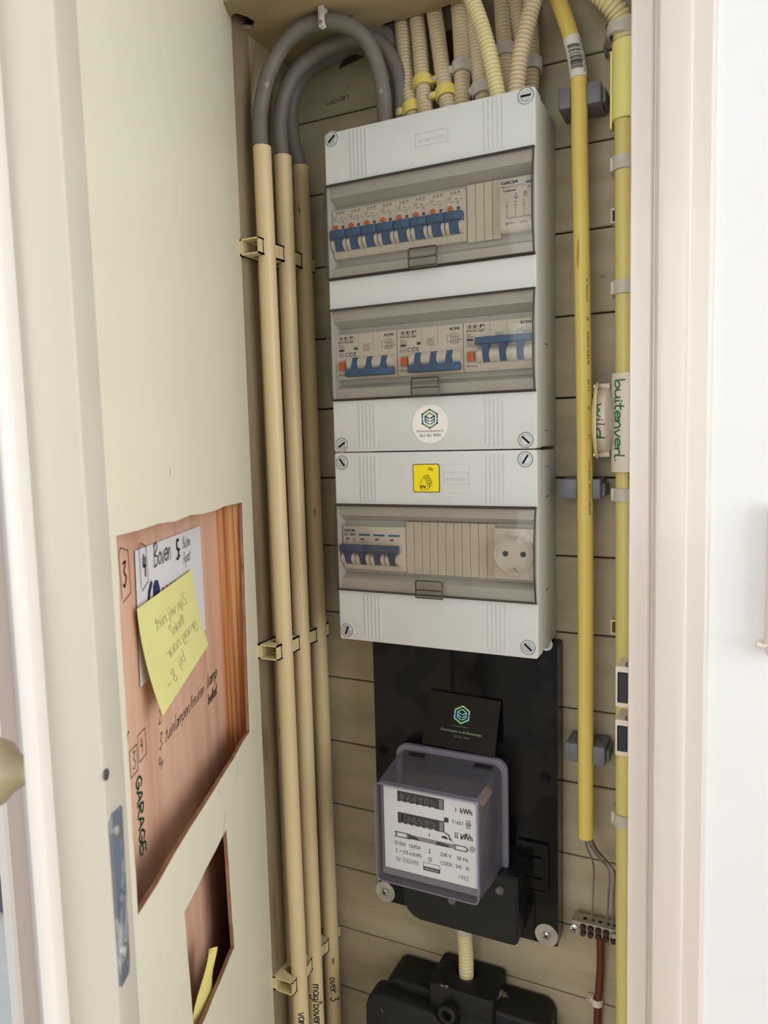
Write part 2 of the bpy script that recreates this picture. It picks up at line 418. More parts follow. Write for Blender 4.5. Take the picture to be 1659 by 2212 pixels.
# back wall: backing plus planks
b = BM(); box(b, -.13, .40, .013, .03, .6, 2.6)
wb = struct(obj('wall_back', b, gap_m, keep=True), 'cream painted horizontal tongue boards behind the meter')
Z0, DZ = 2.0594, .0885
for k in range(-5, 15):
    zt = Z0-k*DZ; zb = zt-DZ
    b = bbox(-.125, .39, random.uniform(-.0006, .0004), .013, zb+.0011, zt-.0007, .0012, 1)
    obj('plank', b, plank_m, wb)
b = BM(); hand(b, planeY(-.0476, 2.0735, -.0010), 'uban', 0, 0, .0085, .0005, 1.9, slope=.05); obj('pencil_writing', b, mat('pencil', '#7d7156', .7), wb)
b = BM(); box(b, XL-.02, XL, -.100, .013, .6, 2.6); struct(obj('wall_left', b, plaster_m, keep=True))
b = BM()
N = 60
for i in range(N):
    pass
# left jamb strip: old raw wood, slightly uneven front edge
vs0 = []; vs1 = []
for i in range(N+1):
    z = .6+(2.5-.6)*i/N; j = random.uniform(-.0012, .0012)
    vs0.append([b.verts.new(p) for p in ((XL-.03, -.098, z), (XL+.0015, -.098, z), (XL+.0022, -.104+j, z), (XL+.0010, -.124, z), (XL-.0005, -.1265, z), (XL-.03, -.1265, z))])
for A, B in zip(vs0, vs0[1:]):
    for k in range(6): face(b, [A[k], A[(k+1) % 6], B[(k+1) % 6], B[k]])
face(b, vs0[0]); face(b, vs0[-1][::-1])
struct(obj('trim_1', b, rawjamb_m, keep=True), 'raw brown jamb strip at the hinge side')
b = BM(); box(b, .352, .37, -.10, .013, .6, 2.6); struct(obj('wall_right', b, plaster_m, keep=True))
# closet ceiling with ragged cable gap and a broken hole in the front left corner
b = BM()
out = [(XL-.005, -.16), (.20, -.16), (.20, -.112), (.162, -.106), (.156, -.046)]
x = .15
while x > .052:
    out.append((x, -.043+random.uniform(-.0018, .0018))); x -= .006
out += [(.046, -.040), (.044, -.02), (.040, -.003), (.036, .006), (XL-.005, .006)]
hc = at(522, 44, -.1); d_ = ray(523, 44); hc = CAM+d_*((ZC-CAM.z)/d_.z)
hole = [(hc.x-.002+(.0125+.002*math.sin(3*a)+random.uniform(-.001, .001))*math.cos(a), hc.y+.002+(.0155+.002*math.cos(5*a))*math.sin(a)) for a in [2*pi*k/22 for k in range(22)]]
plate(b, out, [hole], lambda u, v: (u, v, ZC+random.uniform(-.0004, .0004)), lambda u, v: (u, v, ZC+.004))
struct(obj('ceiling', b, ceil_m, keep=True, smooth=20), 'painted board ceiling of the meter closet with a ragged hole')
b = BM(); lathe(b, [(.021, .004), (.020, .05), (.012, .065), (0, .067)], (hc.x-.002, hc.y+.002, ZC), (0, 0, 1), 16); obj('hole_backing', b, gap_m, bpy.data.objects['ceiling'])  # near-black cup stands in for shade inside the hole
b = BM(); box(b, -.13, .40, -.2, .03, 2.50, 2.52); box(b, -.13, .40, -.2, -.19, 2.14, 2.5)
obj('void_light_block', b, gap_m, bpy.data.objects['ceiling'])  # unseen dark box added to keep the space above the ceiling dark
b = BM(); box(b, .10, .145, -.006, .001, 2.085, 2.118); bevel(b, .002, 1); obj('brick_patch', b, brick_m, wb)
b = BM(); prism(b, [(-.028, -.0012, 2.112), (.006, -.0012, 2.118), (-.006, -.0012, 2.1235), (-.02, -.0012, 2.1235)], (0, .004, 0)); obj('brick_patch', b, brick_m, wb)
# right door frame: stop, groove, moulded face
prof = [(.327, -.01), (.327, -.1255), (.3278, -.127), (.3440, -.1275), (.3455, -.1265), (.3462, -.1235), (.3475, -.1235), (.3490, -.1265), (.3505, -.1395), (.3525, -.1425), (.3580, -.1440), (.3700, -.1452), (.3745, -.1460), (.3765, -.1456), (.3785, -.1432), (.3925, -.1452), (.3950, -.1440), (.3955, -.139), (.3955, -.10), (.38, -.01)]
b = BM()
zz = [.4+2.2*i/50 for i in range(51)]; rows = []
for z in zz:
    j = [random.uniform(-.0002, .0002) for _ in prof]; lean = (1.6-z)*.0022
    rows.append([b.verts.new((p[0]+lean+jj, p[1]+jj*.6, z)) for p, jj in zip(prof, j)])
n = len(prof)
for A, B in zip(rows, rows[1:]):
    for k in range(n): face(b, [A[k], A[(k+1) % n], B[(k+1) % n], B[k]])
struct(obj('trim_2', b, frame_m, keep=True, smooth=30), 'glossy off-white moulded door frame right of the closet')
b = BM(); box(b, .3880, 2.4, -.140, -.05, 0, 2.6); struct(obj('wall_front', b, wallw_m, keep=True), 'white painted wall right of the door frame')
# left of the closet: grey wall, window frame, bright pane, slate deck outside
b = BM(); box(b, -.508, XL-.028, -.140, -.05, 0, 2.6); struct(obj('wall_front', b, wallg_m, keep=True), 'grey white wall strip behind the open door')
b = BM(); prism(b, [(-.508, -.165, 0), (-.513, -.168, 0), (-.533, -.166, 0), (-.537, -.155, 0), (-.537, -.10, 0), (-.508, -.10, 0)], (0, 0, 2.6)); win = struct(obj('window_1', b, doorwhite_m, keep=True), 'white painted window frame at the far left edge')
b = BM(); box(b, -1.5, -.537, -.128, -.124, .2, 2.5); obj('window_pane', b, clear('clear pane', (.95, .96, .96)), win)
b = BM(); box(b, -.5, 2.4, -3.2, -.05, -.02, 0); struct(obj('floor', b, floor_m, keep=True))
b = BM(); box(b, -.50, 2.4, -3.2, -.05, 2.6, 2.62); struct(obj('ceiling', b, wallw_m, keep=True), 'white room ceiling above')
b = BM(); box(b, 2.4, 2.42, -3.2, -.05, 0, 2.6); struct(obj('wall_right', b, wallw_m, keep=True), 'white room side wall')
b = BM(); box(b, -4.5, -.52, -.05, 2.6, -.06, -.03); struct(obj('floor', b, mat('pale paving', '#fcfcfa', .7), keep=True), 'pale paving outside the window')
deck = thing('deck_terrace', 'dark slate deck boards outside the window at far left', 'deck', (-2.4, 1.08, -.03))
for i in range(4):
    obj('deck_board', bbox(-3.3, -1.7, .85+i*.115, .955+i*.115, -.03, 0.0, .004, 1), slate_m, deck)

# ================================================================ DOOR
HX, HY = -.093, -.125
ddx, ddy, nnx, nny = -.409, .9125, .9125, .409
def Dp(s, z, t): return (HX-ddx*s-nnx*t, HY-ddy*s-nny*t, z)
door = bpy.data.objects.new('door_1', None); COL.objects.link(door); door.location = Dp(.22, .05, .02); struct(door, 'open cream hollow door with two holes cut in its inner skin')
PLY = .030
def wob(P, n=9, a=.0012):
    o = []
    for i in range(len(P)):
        p, q = P[i], P[(i+1) % len(P)]
        for k in range(n): o.append((p[0]+(q[0]-p[0])*k/n+(random.uniform(-a, a) if k else 0), p[1]+(q[1]-p[1])*k/n+(random.uniform(-a, a) if k else 0)))
    return o
hole1 = wob([(.411, 1.611), (.052, 1.6005), (.066, 1.3466), (.4135, 1.366)])
hole2 = wob([(.3226, 1.307), (.185, 1.2986), (.1765, 1.172), (.314, 1.190)], 7, .0008)
b = BM(); plate(b, [(.002, .05), (.421, .05), (.421, 2.5), (.002, 2.5)], [hole1, hole2], lambda u, v: Dp(u, v, 0), lambda u, v: Dp(u, v, .0006))
obj('inner_skin', b, door_m, door)
b = BM(); plate(b, [(.002, .05), (.421, .05), (.421, 2.5), (.002, 2.5)], [[(p[0], p[1]) for p in hole1], hole2], lambda u, v: Dp(u, v, .0006), lambda u, v: Dp(u, v, .0042))
obj('skin_core', b, board_m, door)
b = BM(); prism(b, [Dp(s, .05, t) for s, t in ((.4205, 0), (.4465, 0), (.4490, .0008), (.4503, .003), (.4505, .0300), (.4205, .0300))], (0, 0, 2.45))
obj('edge_stile', b, mat('beige enamel', '#d3ccbf', .32, '#ccc5b7', 6, (1, 1, .1), coat=.2), door)
b = BM(); prism(b, [Dp(s, .05, t) for s, t in ((.4205, .0301), (.4610, .0301), (.4630, .0306), (.4638, .0325), (.4638, .0370), (.4628, .0392), (.4600, .0400), (.4205, .0400))], (0, 0, 2.45)); obj('edge_lip', b, doorwhite_m, door)
b = BM(); prism(b, [Dp(s, .05, t) for s, t in ((.4145, .0042), (.4205, .0042), (.4205, PLY), (.4145, PLY))], (0, 0, 2.45)); obj('core_stile', b, fir_m, door)
b = BM(); prism(b, [Dp(s, .05, t) for s, t in ((.002, .0042), (.0515, .0042), (.0515, PLY), (.002, PLY))], (0, 0, 2.45)); obj('hinge_stile', b, fir_m, door)
b = BM(); prism(b, [Dp(s, .05, t) for s, t in ((.002, PLY), (.4205, PLY), (.4205, .0398), (.002, .0398))], (0, 0, 2.45)); osk = obj('outer_skin', b, ply_m, door)
def on_ply(u, v): return Dp(.43-u, v, PLY-.0004)          # u to the right as seen, v = height
b = BM()
def U(s): return .43-s
hand(b, on_ply, '3', U(.3285), 1.563, .018, .0016, .9)
ink_line(b, on_ply, [(U(.332), 1.555), (U(.333), 1.588), (U(.329), 1.592), (U(.315), 1.588), (U(.314), 1.556), (U(.330), 1.552)], .0007)
hand(b, on_ply, '3', U(.331), 1.425, .013, .0007); ink_frame(b, on_ply, U(.336), 1.421, U(.321), 1.441, .0006)
hand(b, on_ply, '4', U(.314), 1.430, .012, .0007); ink_frame(b, on_ply, U(.318), 1.425, U(.302), 1.446, .0006)
hand(b, on_ply, 'er', U(.345), 1.450, .012, .0007, 1.1)
hand(b, on_ply, '2:', U(.270), 1.4355, .012, .0007, 1.1)
hand(b, on_ply, '3: tuinlampen/keuken', U(.273), 1.415, .0125, .0007, 1.30, slant=.25)
hand(b, on_ply, '4=', U(.276), 1.398, .012, .0007, 1.2)
obj('handwriting', b, marker_m, osk)
b = BM()
hand(b, on_ply, 'lamp', U(.1215), 1.4155, .013, .0012, 1.6, slant=.2); hand(b, on_ply, 'koelkast', U(.1215), 1.3975, .011, .0012, 1.0, slant=.2)
fG = lambda u, v: Dp(.3265-v, 1.4165-u, PLY-.0004)
hand(b, fG, 'GARAGE', 0, 0, .011, .0019, 1.6); ink_circle(b, fG, .062, .004, .0014); 
obj('green_handwriting', b, dgmarker_m, osk)
# strike plate
b = BM(); plate(b, [(.4475, 1.3440), (.4480, 1.4465), (.4445, 1.4505), (.4305, 1.4485), (.4335, 1.3490), (.4365, 1.3440)], [], lambda u, v: Dp(u, v, -.0014), lambda u, v: Dp(u, v, .0))
bevel(b, .0004, 1); sp = obj('strike_plate', b, plate_m, door)
for s, z in ((.4405, 1.4385), (.4410, 1.3625)):
    b = BM(); c = V(Dp(s, z, -.0014)); lathe(b, [(.0045, 0), (.0042, .0012), (.003, .0019), (0, .002)], c, (nnx, nny, 0), 16); sc = obj('screw', b, steel_m, sp)
b = BM(); c = V(Dp(.4405, 1.396, -.0014)); lathe(b, [(.0052, .0), (.0052, .0010), (.0038, .0012), (.0034, .0002)], c, (nnx, nny, 0), 16); obj('dimple', b, plate_m, sp)
b = BM(); c = V(Dp(.4475, 1.4762, 0)); lathe(b, [(.0034, 0), (.0033, .0006), (.0015, .0001), (0, .0001)], c, (nnx, nny, 0), 14); obj('nail_head', b, lead_m, door)
b = BM(); c = V(Dp(.437, 1.4735, .0398)); lathe(b, [(.012, 0), (.0085, .002), (.0072, .006), (.0075, .013), (.012, .020), (.0185, .026), (.0205, .032), (.0195, .040), (.013, .046), (0, .048)], c, (-nnx, -nny, 0), 28); obj('knob', b, knob_m, door)
# paint scuffs on the cream face (pencil marks)
b = BM(); fD = lambda u, v: Dp(.43-u, v, -.0003)
for (s, z, L, a) in ((.205, 1.343, .006, 1.9), (.14, 1.325, .02, .9), (.20, 1.30, .022, .95), (.255, 1.262, .012, 1.5), (.30, 1.642, .006, 1.4)):
    P = [(U(s)+L*math.cos(a)*k/6+random.uniform(-.0006, .0006), z+L*math.sin(a)*k/6) for k in range(7)]
    ink_line(b, fD, P, .0005)
obj('pencil_marks', b, inkg_m, door)

# sheets in the door
def sheet(name, cs, t0, m, curl, label, cat, N=14):
    b = BM(); g = []
    TL, TR, BR, BL = cs
    for i in range(N+1):
        row = []
        for j in range(N+1):
            a, c = j/N, i/N
            s = (TL[0]*(1-a)+TR[0]*a)*(1-c)+(BL[0]*(1-a)+BR[0]*a)*c; z = (TL[1]*(1-a)+TR[1]*a)*(1-c)+(BL[1]*(1-a)+BR[1]*a)*c
            row.append((s, z, t0-curl(a, c)))
        g.append(row)
    for side in (0, .00015):
        vs = [[b.verts.new(Dp(s, z, t+side)) for s, z, t in r] for r in g]
        for i in range(N):
            for j in range(N): face(b, [vs[i][j], vs[i][j+1], vs[i+1][j+1], vs[i+1][j]])
    o = obj(name, b, m, None)
    tag(o, label, cat); return o
pp = sheet('paper_sheet', [(.3035, 1.5859), (.1214, 1.5835), (.1290, 1.4790), (.3088, 1.4809)], PLY-.0006, paper_m, lambda a, c: .0006+.0025*c*max(0, a-.6)/.4, 'white paper sheet with a blue and red logo taped inside the door hole', 'paper')
b = BM(); fp = lambda u, v: Dp(.43-u, v, PLY-.0021)
hand(b, fp, '4', U(.2905), 1.563, .017, .0018, .9); ink_line(b, fp, [(U(.296), 1.555), (U(.2965), 1.586), (U(.291), 1.590), (U(.281), 1.586), (U(.280), 1.558), (U(.294), 1.553)], .0008)
hand(b, fp, 'Boven', U(.2650), 1.5665, .0185, .0011, .98, slant=.1); hand(b, fp, '5:', U(.2040), 1.563, .017, .0024, .9)
hand(b, fp, 'Buiten', U(.1840), 1.5700, .0095, .0006, .95); hand(b, fp, 'Apart', U(.1850), 1.5560, .0105, .0006, .95)
obj('handwriting', b, marker_m, pp)
b = BM()
ink_poly(b, fp, [(U(.2690), 1.5515), (U(.2640), 1.5555), (U(.2580), 1.5545), (U(.2545), 1.548), (U(.2540), 1.538), (U(.2560), 1.530), (U(.2680), 1.530), (U(.2705), 1.540)])
ink_line(b, fp, [(U(.2735), 1.5550), (U(.2790), 1.549), (U(.2825), 1.540), (U(.2830), 1.528)], .0040)
obj('logo_blue', b, navy_m, pp)
b = BM()
for i in range(4): ink_line(b, fp, [(U(.2455-i*.0105)+.0034*math.cos(pi-pi*k/10), 1.5375+.008*math.sin(pi*k/10)) for k in range(11)], .0012)
obj('logo_red', b, redink_m, pp)
pc = lambda a, c: .0025+.012*c*c*(1-.35*a)
PQ = [(.3153, 1.5435), (.1680, 1.5475), (.1531, 1.4700), (.3063, 1.4570)]
po = sheet('sticky_note', PQ, PLY-.002, post_m, pc, 'pale yellow sticky note with mirrored show-through writing on the white sheet', 'note')
def on_post(u, v):
    a, c = u, 1-v; TL, TR, BR, BL = PQ
    s = (TL[0]*(1-a)+TR[0]*a)*(1-c)+(BL[0]*(1-a)+BR[0]*a)*c; z = (TL[1]*(1-a)+TR[1]*a)*(1-c)+(BL[1]*(1-a)+BR[1]*a)*c
    return Dp(s, z, PLY-.002-pc(a, c)-.0004)
b = BM()
hand(b, on_post, 'Zijn wij niet', .22, .68, .13, .009, .95, True); hand(b, on_post, 'thuis?', .42, .50, .12, .009, .95, True)
hand(b, on_post, 'graag naar', .30, .34, .12, .009, 1.1, True); hand(b, on_post, 'bij', .42, .16, .13, .009, 1.0, True); hand(b, on_post, '8 -', .18, .10, .14, .009, 1.0, True)
obj('show_through_writing', b, inkf_m, po)
# folded note in the lower hole
b = BM(); N = 12; g = []
for i in range(N+1):
    c = i/N; row = []
    for j in range(9):
        a = j/8
        L_ = (.2330+.078*c, 1.2110-.006*c-.045*c*c); R_s = (.2215+.012*c, 1.1985-.075*c)
        row.append((L_[0]+(R_s[0]-L_[0])*a, L_[1]+(R_s[1]-L_[1])*a+.004*math.sin(a*pi)*(1-c), .0085-.0040*math.sin(a*pi)-.0018*math.sin(c*7+a*3)))
    g.append(row)
for side in (0, .0004):
    vs = [[b.verts.new(Dp(s, z, t+side)) for s, z, t in r] for r in g]
    for i in range(N):
        for j in range(8): face(b, [vs[i][j], vs[i][j+1], vs[i+1][j+1], vs[i+1][j]])
tag(obj('folded_note', b, note_m), 'crumpled yellow note stuffed in the lower hole of the door', 'note')

# ================================================================ CONSUMER UNITS
BW, BD = .234, .0919
FY = -BD
def consumer_unit(name, label, z0, z1, wins, screws, ribs):
    t = thing(name, label, 'fuse box', (BW/2, -BD/2, z0))
    b = BM(); prism(b, [(.0015, -.0005, z0+.0015), (BW-.0015, -.0005, z0+.0015), (BW-.0015, -.0005, z1-.0015), (.0015, -.0005, z1-.0015)], (0, -.0715, 0))
    bmesh.ops.recalc_face_normals(b, faces=b.faces); bevel(b, .002, 2); obj('body', b, box_m, t)
    # cover: plate with window holes
    b = BM(); holes = [[(.0028, a), (BW-.0028, a), (BW-.0028, c), (.0028, c)] for a, c in wins]
    plate(b, rrect(0, BW, z0+.0004, z1-.0004, .003, 3), holes, lambda u, v: (u, FY, v), lambda u, v: (u, -.0722, v))
    bmesh.ops.recalc_face_normals(b, faces=b.faces)
    es = [e for e in b.edges if len(e.link_faces) == 2 and e.calc_face_angle(0) > 1.0 and abs(e.verts[0].co.y-FY) < 1e-5 and abs(e.verts[1].co.y-FY) < 1e-5]
    bmesh.ops.bevel(b, geom=es, offset=.0007, segments=2, affect='EDGES', profile=.5)
    cov = obj('cover', b, box_m, t)
    for a, c in wins:                                    # recessed inner trough
        b = BM(); x0, x1 = .0029, BW-.0029
        prism(b, [(x0, FY+.001, c), (x0, FY+.0025, c-.0125), (x0, -.0765, c-.0185), (x0, -.0740, c-.0195), (x0, -.0722, c-.0195), (x0, -.0722, c)], (x1-x0, 0, 0))
        prism(b, [(x0, FY+.001, a), (x0, FY+.0035, a+.0125), (x0, -.0765, a+.0175), (x0, -.0722, a+.0175), (x0, -.0722, a)], (x1-x0, 0, 0))
        box(b, x0, x1, -.0745, -.0722, a+.0175, c-.0195)
        obj('inner_trough', b, boxin_m, t)
        # smoked lid: shallow hexagonal shell
        lx0, lx1 = .0012, BW-.0012; dp = .0105
        b = BM(); P = [(FY-.0004, c), (FY-.0040, c-.0008), (FY-dp, c-.034), (FY-dp, a+.030), (FY-.0045, a+.0008), (FY-.0004, a)]
        prism(b, [(lx0, y, z) for y, z in P[1:5]], (0, 0, 0)) if False else None
        A = [b.verts.new((lx0, y, z)) for y, z in P]; B = [b.verts.new((lx1, y, z)) for y, z in P]
        for i in range(5): face(b, [A[i], A[i+1], B[i+1], B[i]])
        lid = obj('window_lid', b, smoke_m, t, smooth=0)
        for xx in (lx0, lx1):
            b = BM(); face(b, [b.verts.new((xx, y, z)) for y, z in P]); obj('lid_side', b, smokes_m, lid, smooth=0)
        b = BM(); r = .0009
        for xx in (lx0, lx1):
            for p, q in zip(P, P[1:]): tube(b, [(xx, p[0], p[1]), (xx, q[0], q[1])], r, 6)
        for i, rr in ((0, .0013), (1, .0009), (4, .0007), (5, .0012)): tube(b, [(lx0, P[i][0], P[i][1]), (lx1, P[i][0], P[i][1])], rr, 6)
        obj('lid_edge', b, smokerim_m, lid)
        # latch
        xa, xb, za, zb = .1025, .1335, a-.0002, a+.0185; yl = FY-.0118
        b = BM(); box(b, xa, xb, yl, FY-.006, za, zb); obj('latch', b, smokel_m, lid, smooth=0)
        b = BM(); R = .00085
        tube(b, [(xa, yl, za), (xa, yl, zb-.001), (xa+.001, yl, zb), (xb-.001, yl, zb), (xb, yl, zb-.001), (xb, yl, za), (xa, yl, za)], R, 6)
        box(b, xa, xb, yl-.0012, yl, za+.0080, za+.0094)
        obj('latch_rim', b, smokerim_m, lid)
    for xs, z, ang in screws:
        b = BM(); lathe(b, [(.0086, 0), (.0086, .0004), (.0078, .0006), (.0068, -.0006), (0, -.0006)], (xs, FY, z), (0, -1, 0), 28); st = obj('screw_seat', b, box_m, t)
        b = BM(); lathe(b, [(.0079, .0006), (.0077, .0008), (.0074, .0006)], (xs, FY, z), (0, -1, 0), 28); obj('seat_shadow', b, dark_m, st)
        b = BM(); lathe(b, [(.0056, 0), (.0056, .0002), (.0050, .0008), (0, .0008)], (xs, FY, z), (0, -1, 0), 24); obj('cover_screw', b, screwg_m, st)
        b = BM(); ca, sa = math.cos(ang), math.sin(ang); f = lambda u, v: (xs+u*ca-v*sa, FY-.0010, z+u*sa+v*ca); ink_rect(b, f, -.0050, -.0010, .0050, .0010)
        obj('screw_slot', b, dark_m, st)
    for xs, za, zb in ribs:
        for i in range(5):
            b = BM(); x = xs+i*.0046; P = rrect(x-.0015, x+.0015, za, zb, .0014, 3)
            prism(b, [(p[0], FY+.0002, p[1]) for p in P], (0, -.0011, 0)); bmesh.ops.recalc_face_normals(b, faces=b.faces)
            es = [e for e in b.edges if all(v.co.y < FY-.0005 for v in e.verts)]; bmesh.ops.bevel(b, geom=es, offset=.0007, segments=2, affect='EDGES')
            obj('grip_rib', b, box_m, t)
    return t
cuA = consumer_unit('fuse_box', 'tall grey fuse box with two smoked windows and a round company sticker', 1.6516, 2.0, [(1.843, 1.944), (1.710, 1.810)],
    [(.0092, 1.9928, .7), (.2246, 1.9922, 0), (.0102, 1.6600, .6), (.2224, 1.661, -.75)],
    [(.0330, 1.948, 1.9975), (.1836, 1.948, 1.9975), (.0345, 1.6555, 1.7055), (.1816, 1.6555, 1.7055)])
cuB = consumer_unit('fuse_box', 'short grey fuse box with one smoked window and yellow PV sticker below the tall one', 1.4338, 1.6512, [(1.493, 1.592)],
    [(.0098, 1.6400, -.9), (.2218, 1.6414, 1.0), (.0094, 1.4450, 1.2), (.2234, 1.4461, -.75)],
    [(.0340, 1.596, 1.6475), (.1816, 1.596, 1.6475), (.0345, 1.4385, 1.4895), (.1816, 1.4385, 1.4895)])
# embossed maker names
for t, x, z, wd in ((cuA, .126, 1.972, .036), (cuB, .1465, 1.622, .028)):
    b = BM(); f = planeY(x, z, FY-.0003)
    ink_text(b, f, 'e-tronic', 0, -.0025, .005, wd*.8, 'C'); ink_frame(b, f, -wd/2, -.006, wd/2, .0065, .0005)
    obj('embossed_name', b, mat('embossing', '#cbcdcc', .5), t)
b = BM(); P = rrect(.1312, .1620, 1.6066, 1.6370, .0015, 3)
for p, q in zip(P, P[1:]+P[:1]): tube(b, [(p[0], FY, p[1]), (q[0], FY, q[1])], .0003, 5)
obj('label_recess', b, box_m, cuB)
def logo(b, f, R):
    a = lambda k: (R*math.sin(k*pi/3), R*math.cos(k*pi/3)); w_ = R*.17
    for sgn in (1, -1):
        A = [a(k) for k in range(4)]
        ink_line(b, f, [(0, R), (sgn*abs(a(1)[0]), a(1)[1]), (sgn*abs(a(1)[0]), R*.10)], w_)
        ink_line(b, f, [(0, -R), (sgn*abs(a(1)[0]), -a(1)[1]), (sgn*abs(a(1)[0]), -R*.10)], w_)
        r = R*.62; x = r*.87; v_ = R*.12
        ink_line(b, f, [(0, r), (sgn*x, r*.5), (sgn*x, -r*.5), (sgn*r*.12, -r*.95)], v_)
        for zz in (.42, -.08): ink_line(b, f, [(sgn*x, r*zz+.02*R), (sgn*r*.16, r*(zz-.38))], v_)
        ink_line(b, f, [(sgn*x, r*.5), (sgn*r*.16, r*.12)], v_*.8)
for t, ys, z in ((cuA, -.045, 1.670), (cuA, -.045, 1.7600), (cuB, -.043, 1.632), (cuB, -.043, 1.600), (cuB, -.045, 1.499)):
    b = BM(); box(b, BW-.0016, BW-.0012, ys-.008, ys+.006, z-.0003, z+.0003); obj('side_slit', b, dark_m, t)
# round sticker
b = BM(); lathe(b, [(.0205, 0), (.0205, .0003), (0, .0003)], (.1182, FY, 1.6802), (0, -1, 0), 48); st = obj('round_sticker', b, whitest_m, cuA); st['label'] = 'white round company sticker'
f = planeY(.1182, 1.6802, FY-.0005)
b = BM(); logo(b, lambda u, v: f(u, v+.0055), .0098); obj('logo', b, logoA_m, st)
b = BM(); ink_text(b, f, 'ElementenEnergie.nl', 0, -.0085, .0026, .030, 'C'); ink_text(b, f, '053 781 9999', 0, -.0138, .0033, .0245, 'C'); obj('sticker_text', b, inkg_m, st)
# PV sticker
b = BM(); P = rrect(.0972, .1282, 1.6068, 1.6375, .0018, 4); prism(b, [(p[0], FY, p[1]) for p in P], (0, -.0003, 0)); st = obj('pv_sticker_border', b, ink_m, cuB)
b = BM(); P = rrect(.0980, .1274, 1.6076, 1.6367, .0014, 4); prism(b, [(p[0], FY-.0003, p[1]) for p in P], (0, -.0002, 0)); st2 = obj('pv_sticker', b, yellowst_m, st); st2['label'] = 'yellow solar warning sticker'
f = planeY(.0980, 1.6076, FY-.0007); b = BM(); w_ = .00035
ink_line(b, f, [(.0075, .0025), (.0075, .0080), (.0120, .0165), (.0160, .0085), (.0160, .0022), (.0075, .0025)], w_)
ink_line(b, f, [(.0160, .0022), (.0208, .0065), (.0208, .0100)], w_); ink_line(b, f, [(.0120, .0165), (.0175, .0178), (.0215, .0100), (.0160, .0082)], w_*1.3)
for k in (.33, .66): ink_line(b, f, [(.0120+.0055*k, .0165+.0013*k), (.0160+.0055*k, .0082+.0018*k)], w_); ink_line(b, f, [(.0120+.004*k, .0165-.0083*k), (.0175+.004*k, .0178-.0078*k)], w_)
ink_text(b, f, 'PV', .0083, .0033, .0036, .0060, bold=.00018)
ink_line(b, f, [(.0190, .0092), (.0178, .0070), (.0190, .0070), (.0180, .0045)], w_*1.8)
for k in range(6): a = -.35-k*.28; ink_line(b, f, [(.0205-.003*math.cos(a*.4), .0275), (.0175+k*.0010, .0245+.0012*k*0), (.0168+k*.0011, .0230)][1:], w_)
for k in range(5): ink_line(b, f, [(.0172+k*.0012, .0266-k*.0003), (.0188+k*.0009, .0245-k*.0006)], w_*.8)
obj('pv_drawing', b, ink_m, st2)

# ---- devices (built at the origin, face centre height z=0)
MF = -.0860
ROW = [1.8925, 1.7583, 1.5408]
def guard(b, x0, x1, z0, z1, h):
    n = 8; P = []
    for k in range(n+1):
        a = pi*k/n; P.append((x0, MF-h*math.sin(a)**.7, z0+(z1-z0)*k/n))
    prism(b, P+[(x0, MF+.001, z1), (x0, MF+.001, z0)], (x1-x0, 0, 0))
def stem(b, x0, x1, za, zb, ya, yb):
    prism(b, [(x0, MF+.002, za), (x0, ya, za), (x0, yb, zb), (x0, MF+.002, zb)], (x1-x0, 0, 0))
def dev_body(b, wd, zt=.0262, zb=-.0255):
    prism(b, [(0, -.0735, zt), (0, MF+.001, zt), (0, MF, zt-.001), (0, MF, zb+.010), (0, MF+.0006, zb+.004), (0, MF+.003, zb), (0, -.0735, zb)], (wd, 0, 0))
MW = .0193
def rcbo():
    t = thing('circuit_breaker', '', 'breaker', (0, 0, 0), 'breakers in the top window'); wd = MW-.0003
    b = BM(); dev_body(b, wd); obj('body', b, dev_m, t)
    b = BM(); guard(b, .0006, .0040, -.0190, -.0030, .0072); obj('guard_rib', b, dev_m, t)
    b = BM(); guard(b, wd-.0040, wd-.0006, -.0190, -.0030, .0072); obj('guard_rib', b, dev_m, t)
    b = BM(); prism(b, [(.0002, MF+.001, .0032), (.0002, MF-.0085, .0032), (.0002, MF-.0098, .0018), (.0002, MF-.0095, -.0050), (.0002, MF-.0075, -.0062), (.0002, MF+.001, -.0062)], (wd-.0004, 0, 0))
    bmesh.ops.recalc_face_normals(b, faces=b.faces); bevel(b, .0005, 1)
    stem(b, .0044, wd-.0044, -.0060, -.0182, MF-.0070, MF-.0020); tg = obj('toggle', b, blue_m, t)
    b = BM(); lathe(b, [(.0028, 0), (.0028, .0012), (.0022, .0017), (0, .0018)], (.0042, MF, .0078), (0, -1, 0), 18); obj('test_button', b, orange_m, t)
    b = bbox(.0112, .0144, MF-.0004, MF+.001, .0062, .0092, .0002, 1); obj('indicator', b, red_m, t)
    b = BM(); f = planeY(0, 0, MF-.0002)
    ink_text(b, f, '\u00b7S\u00b7E\u00b7P\u00b7', .0030, .0222, .0022, .0130, shear=.1, bold=.0001); ink_line(b, f, [(.0028, .0212), (.0165, .0212)], .0002)
    ink_text(b, f, 'RCE1', .0018, .0185, .0014, .0042); ink_text(b, f, 'B16', .0018, .0163, .0018, .0034); ink_text(b, f, '240V~', .0085, .0165, .0014, .0045)
    ink_text(b, f, 'In=0,03A', .0026, .0140, .0012, .0062); ink_text(b, f, '6000', .0108, .0138, .0012, .0034); ink_text(b, f, '50Hz', .0108, .0118, .0011, .003)
    ink_circle(b, f, .0163, .0160, .0012, .0002, 10)
    for k in range(5): ink_line(b, f, [(.0172, .0110-k*.0018), (.0176, .0100-k*.0018)], .0002)
    obj('face_print', b, inkg_m, t)
    return t
pr = rcbo()
ords = ['leftmost', 'second from left', 'third from left', 'fourth from left', 'fifth from left', 'sixth from left', 'seventh from left', 'rightmost']
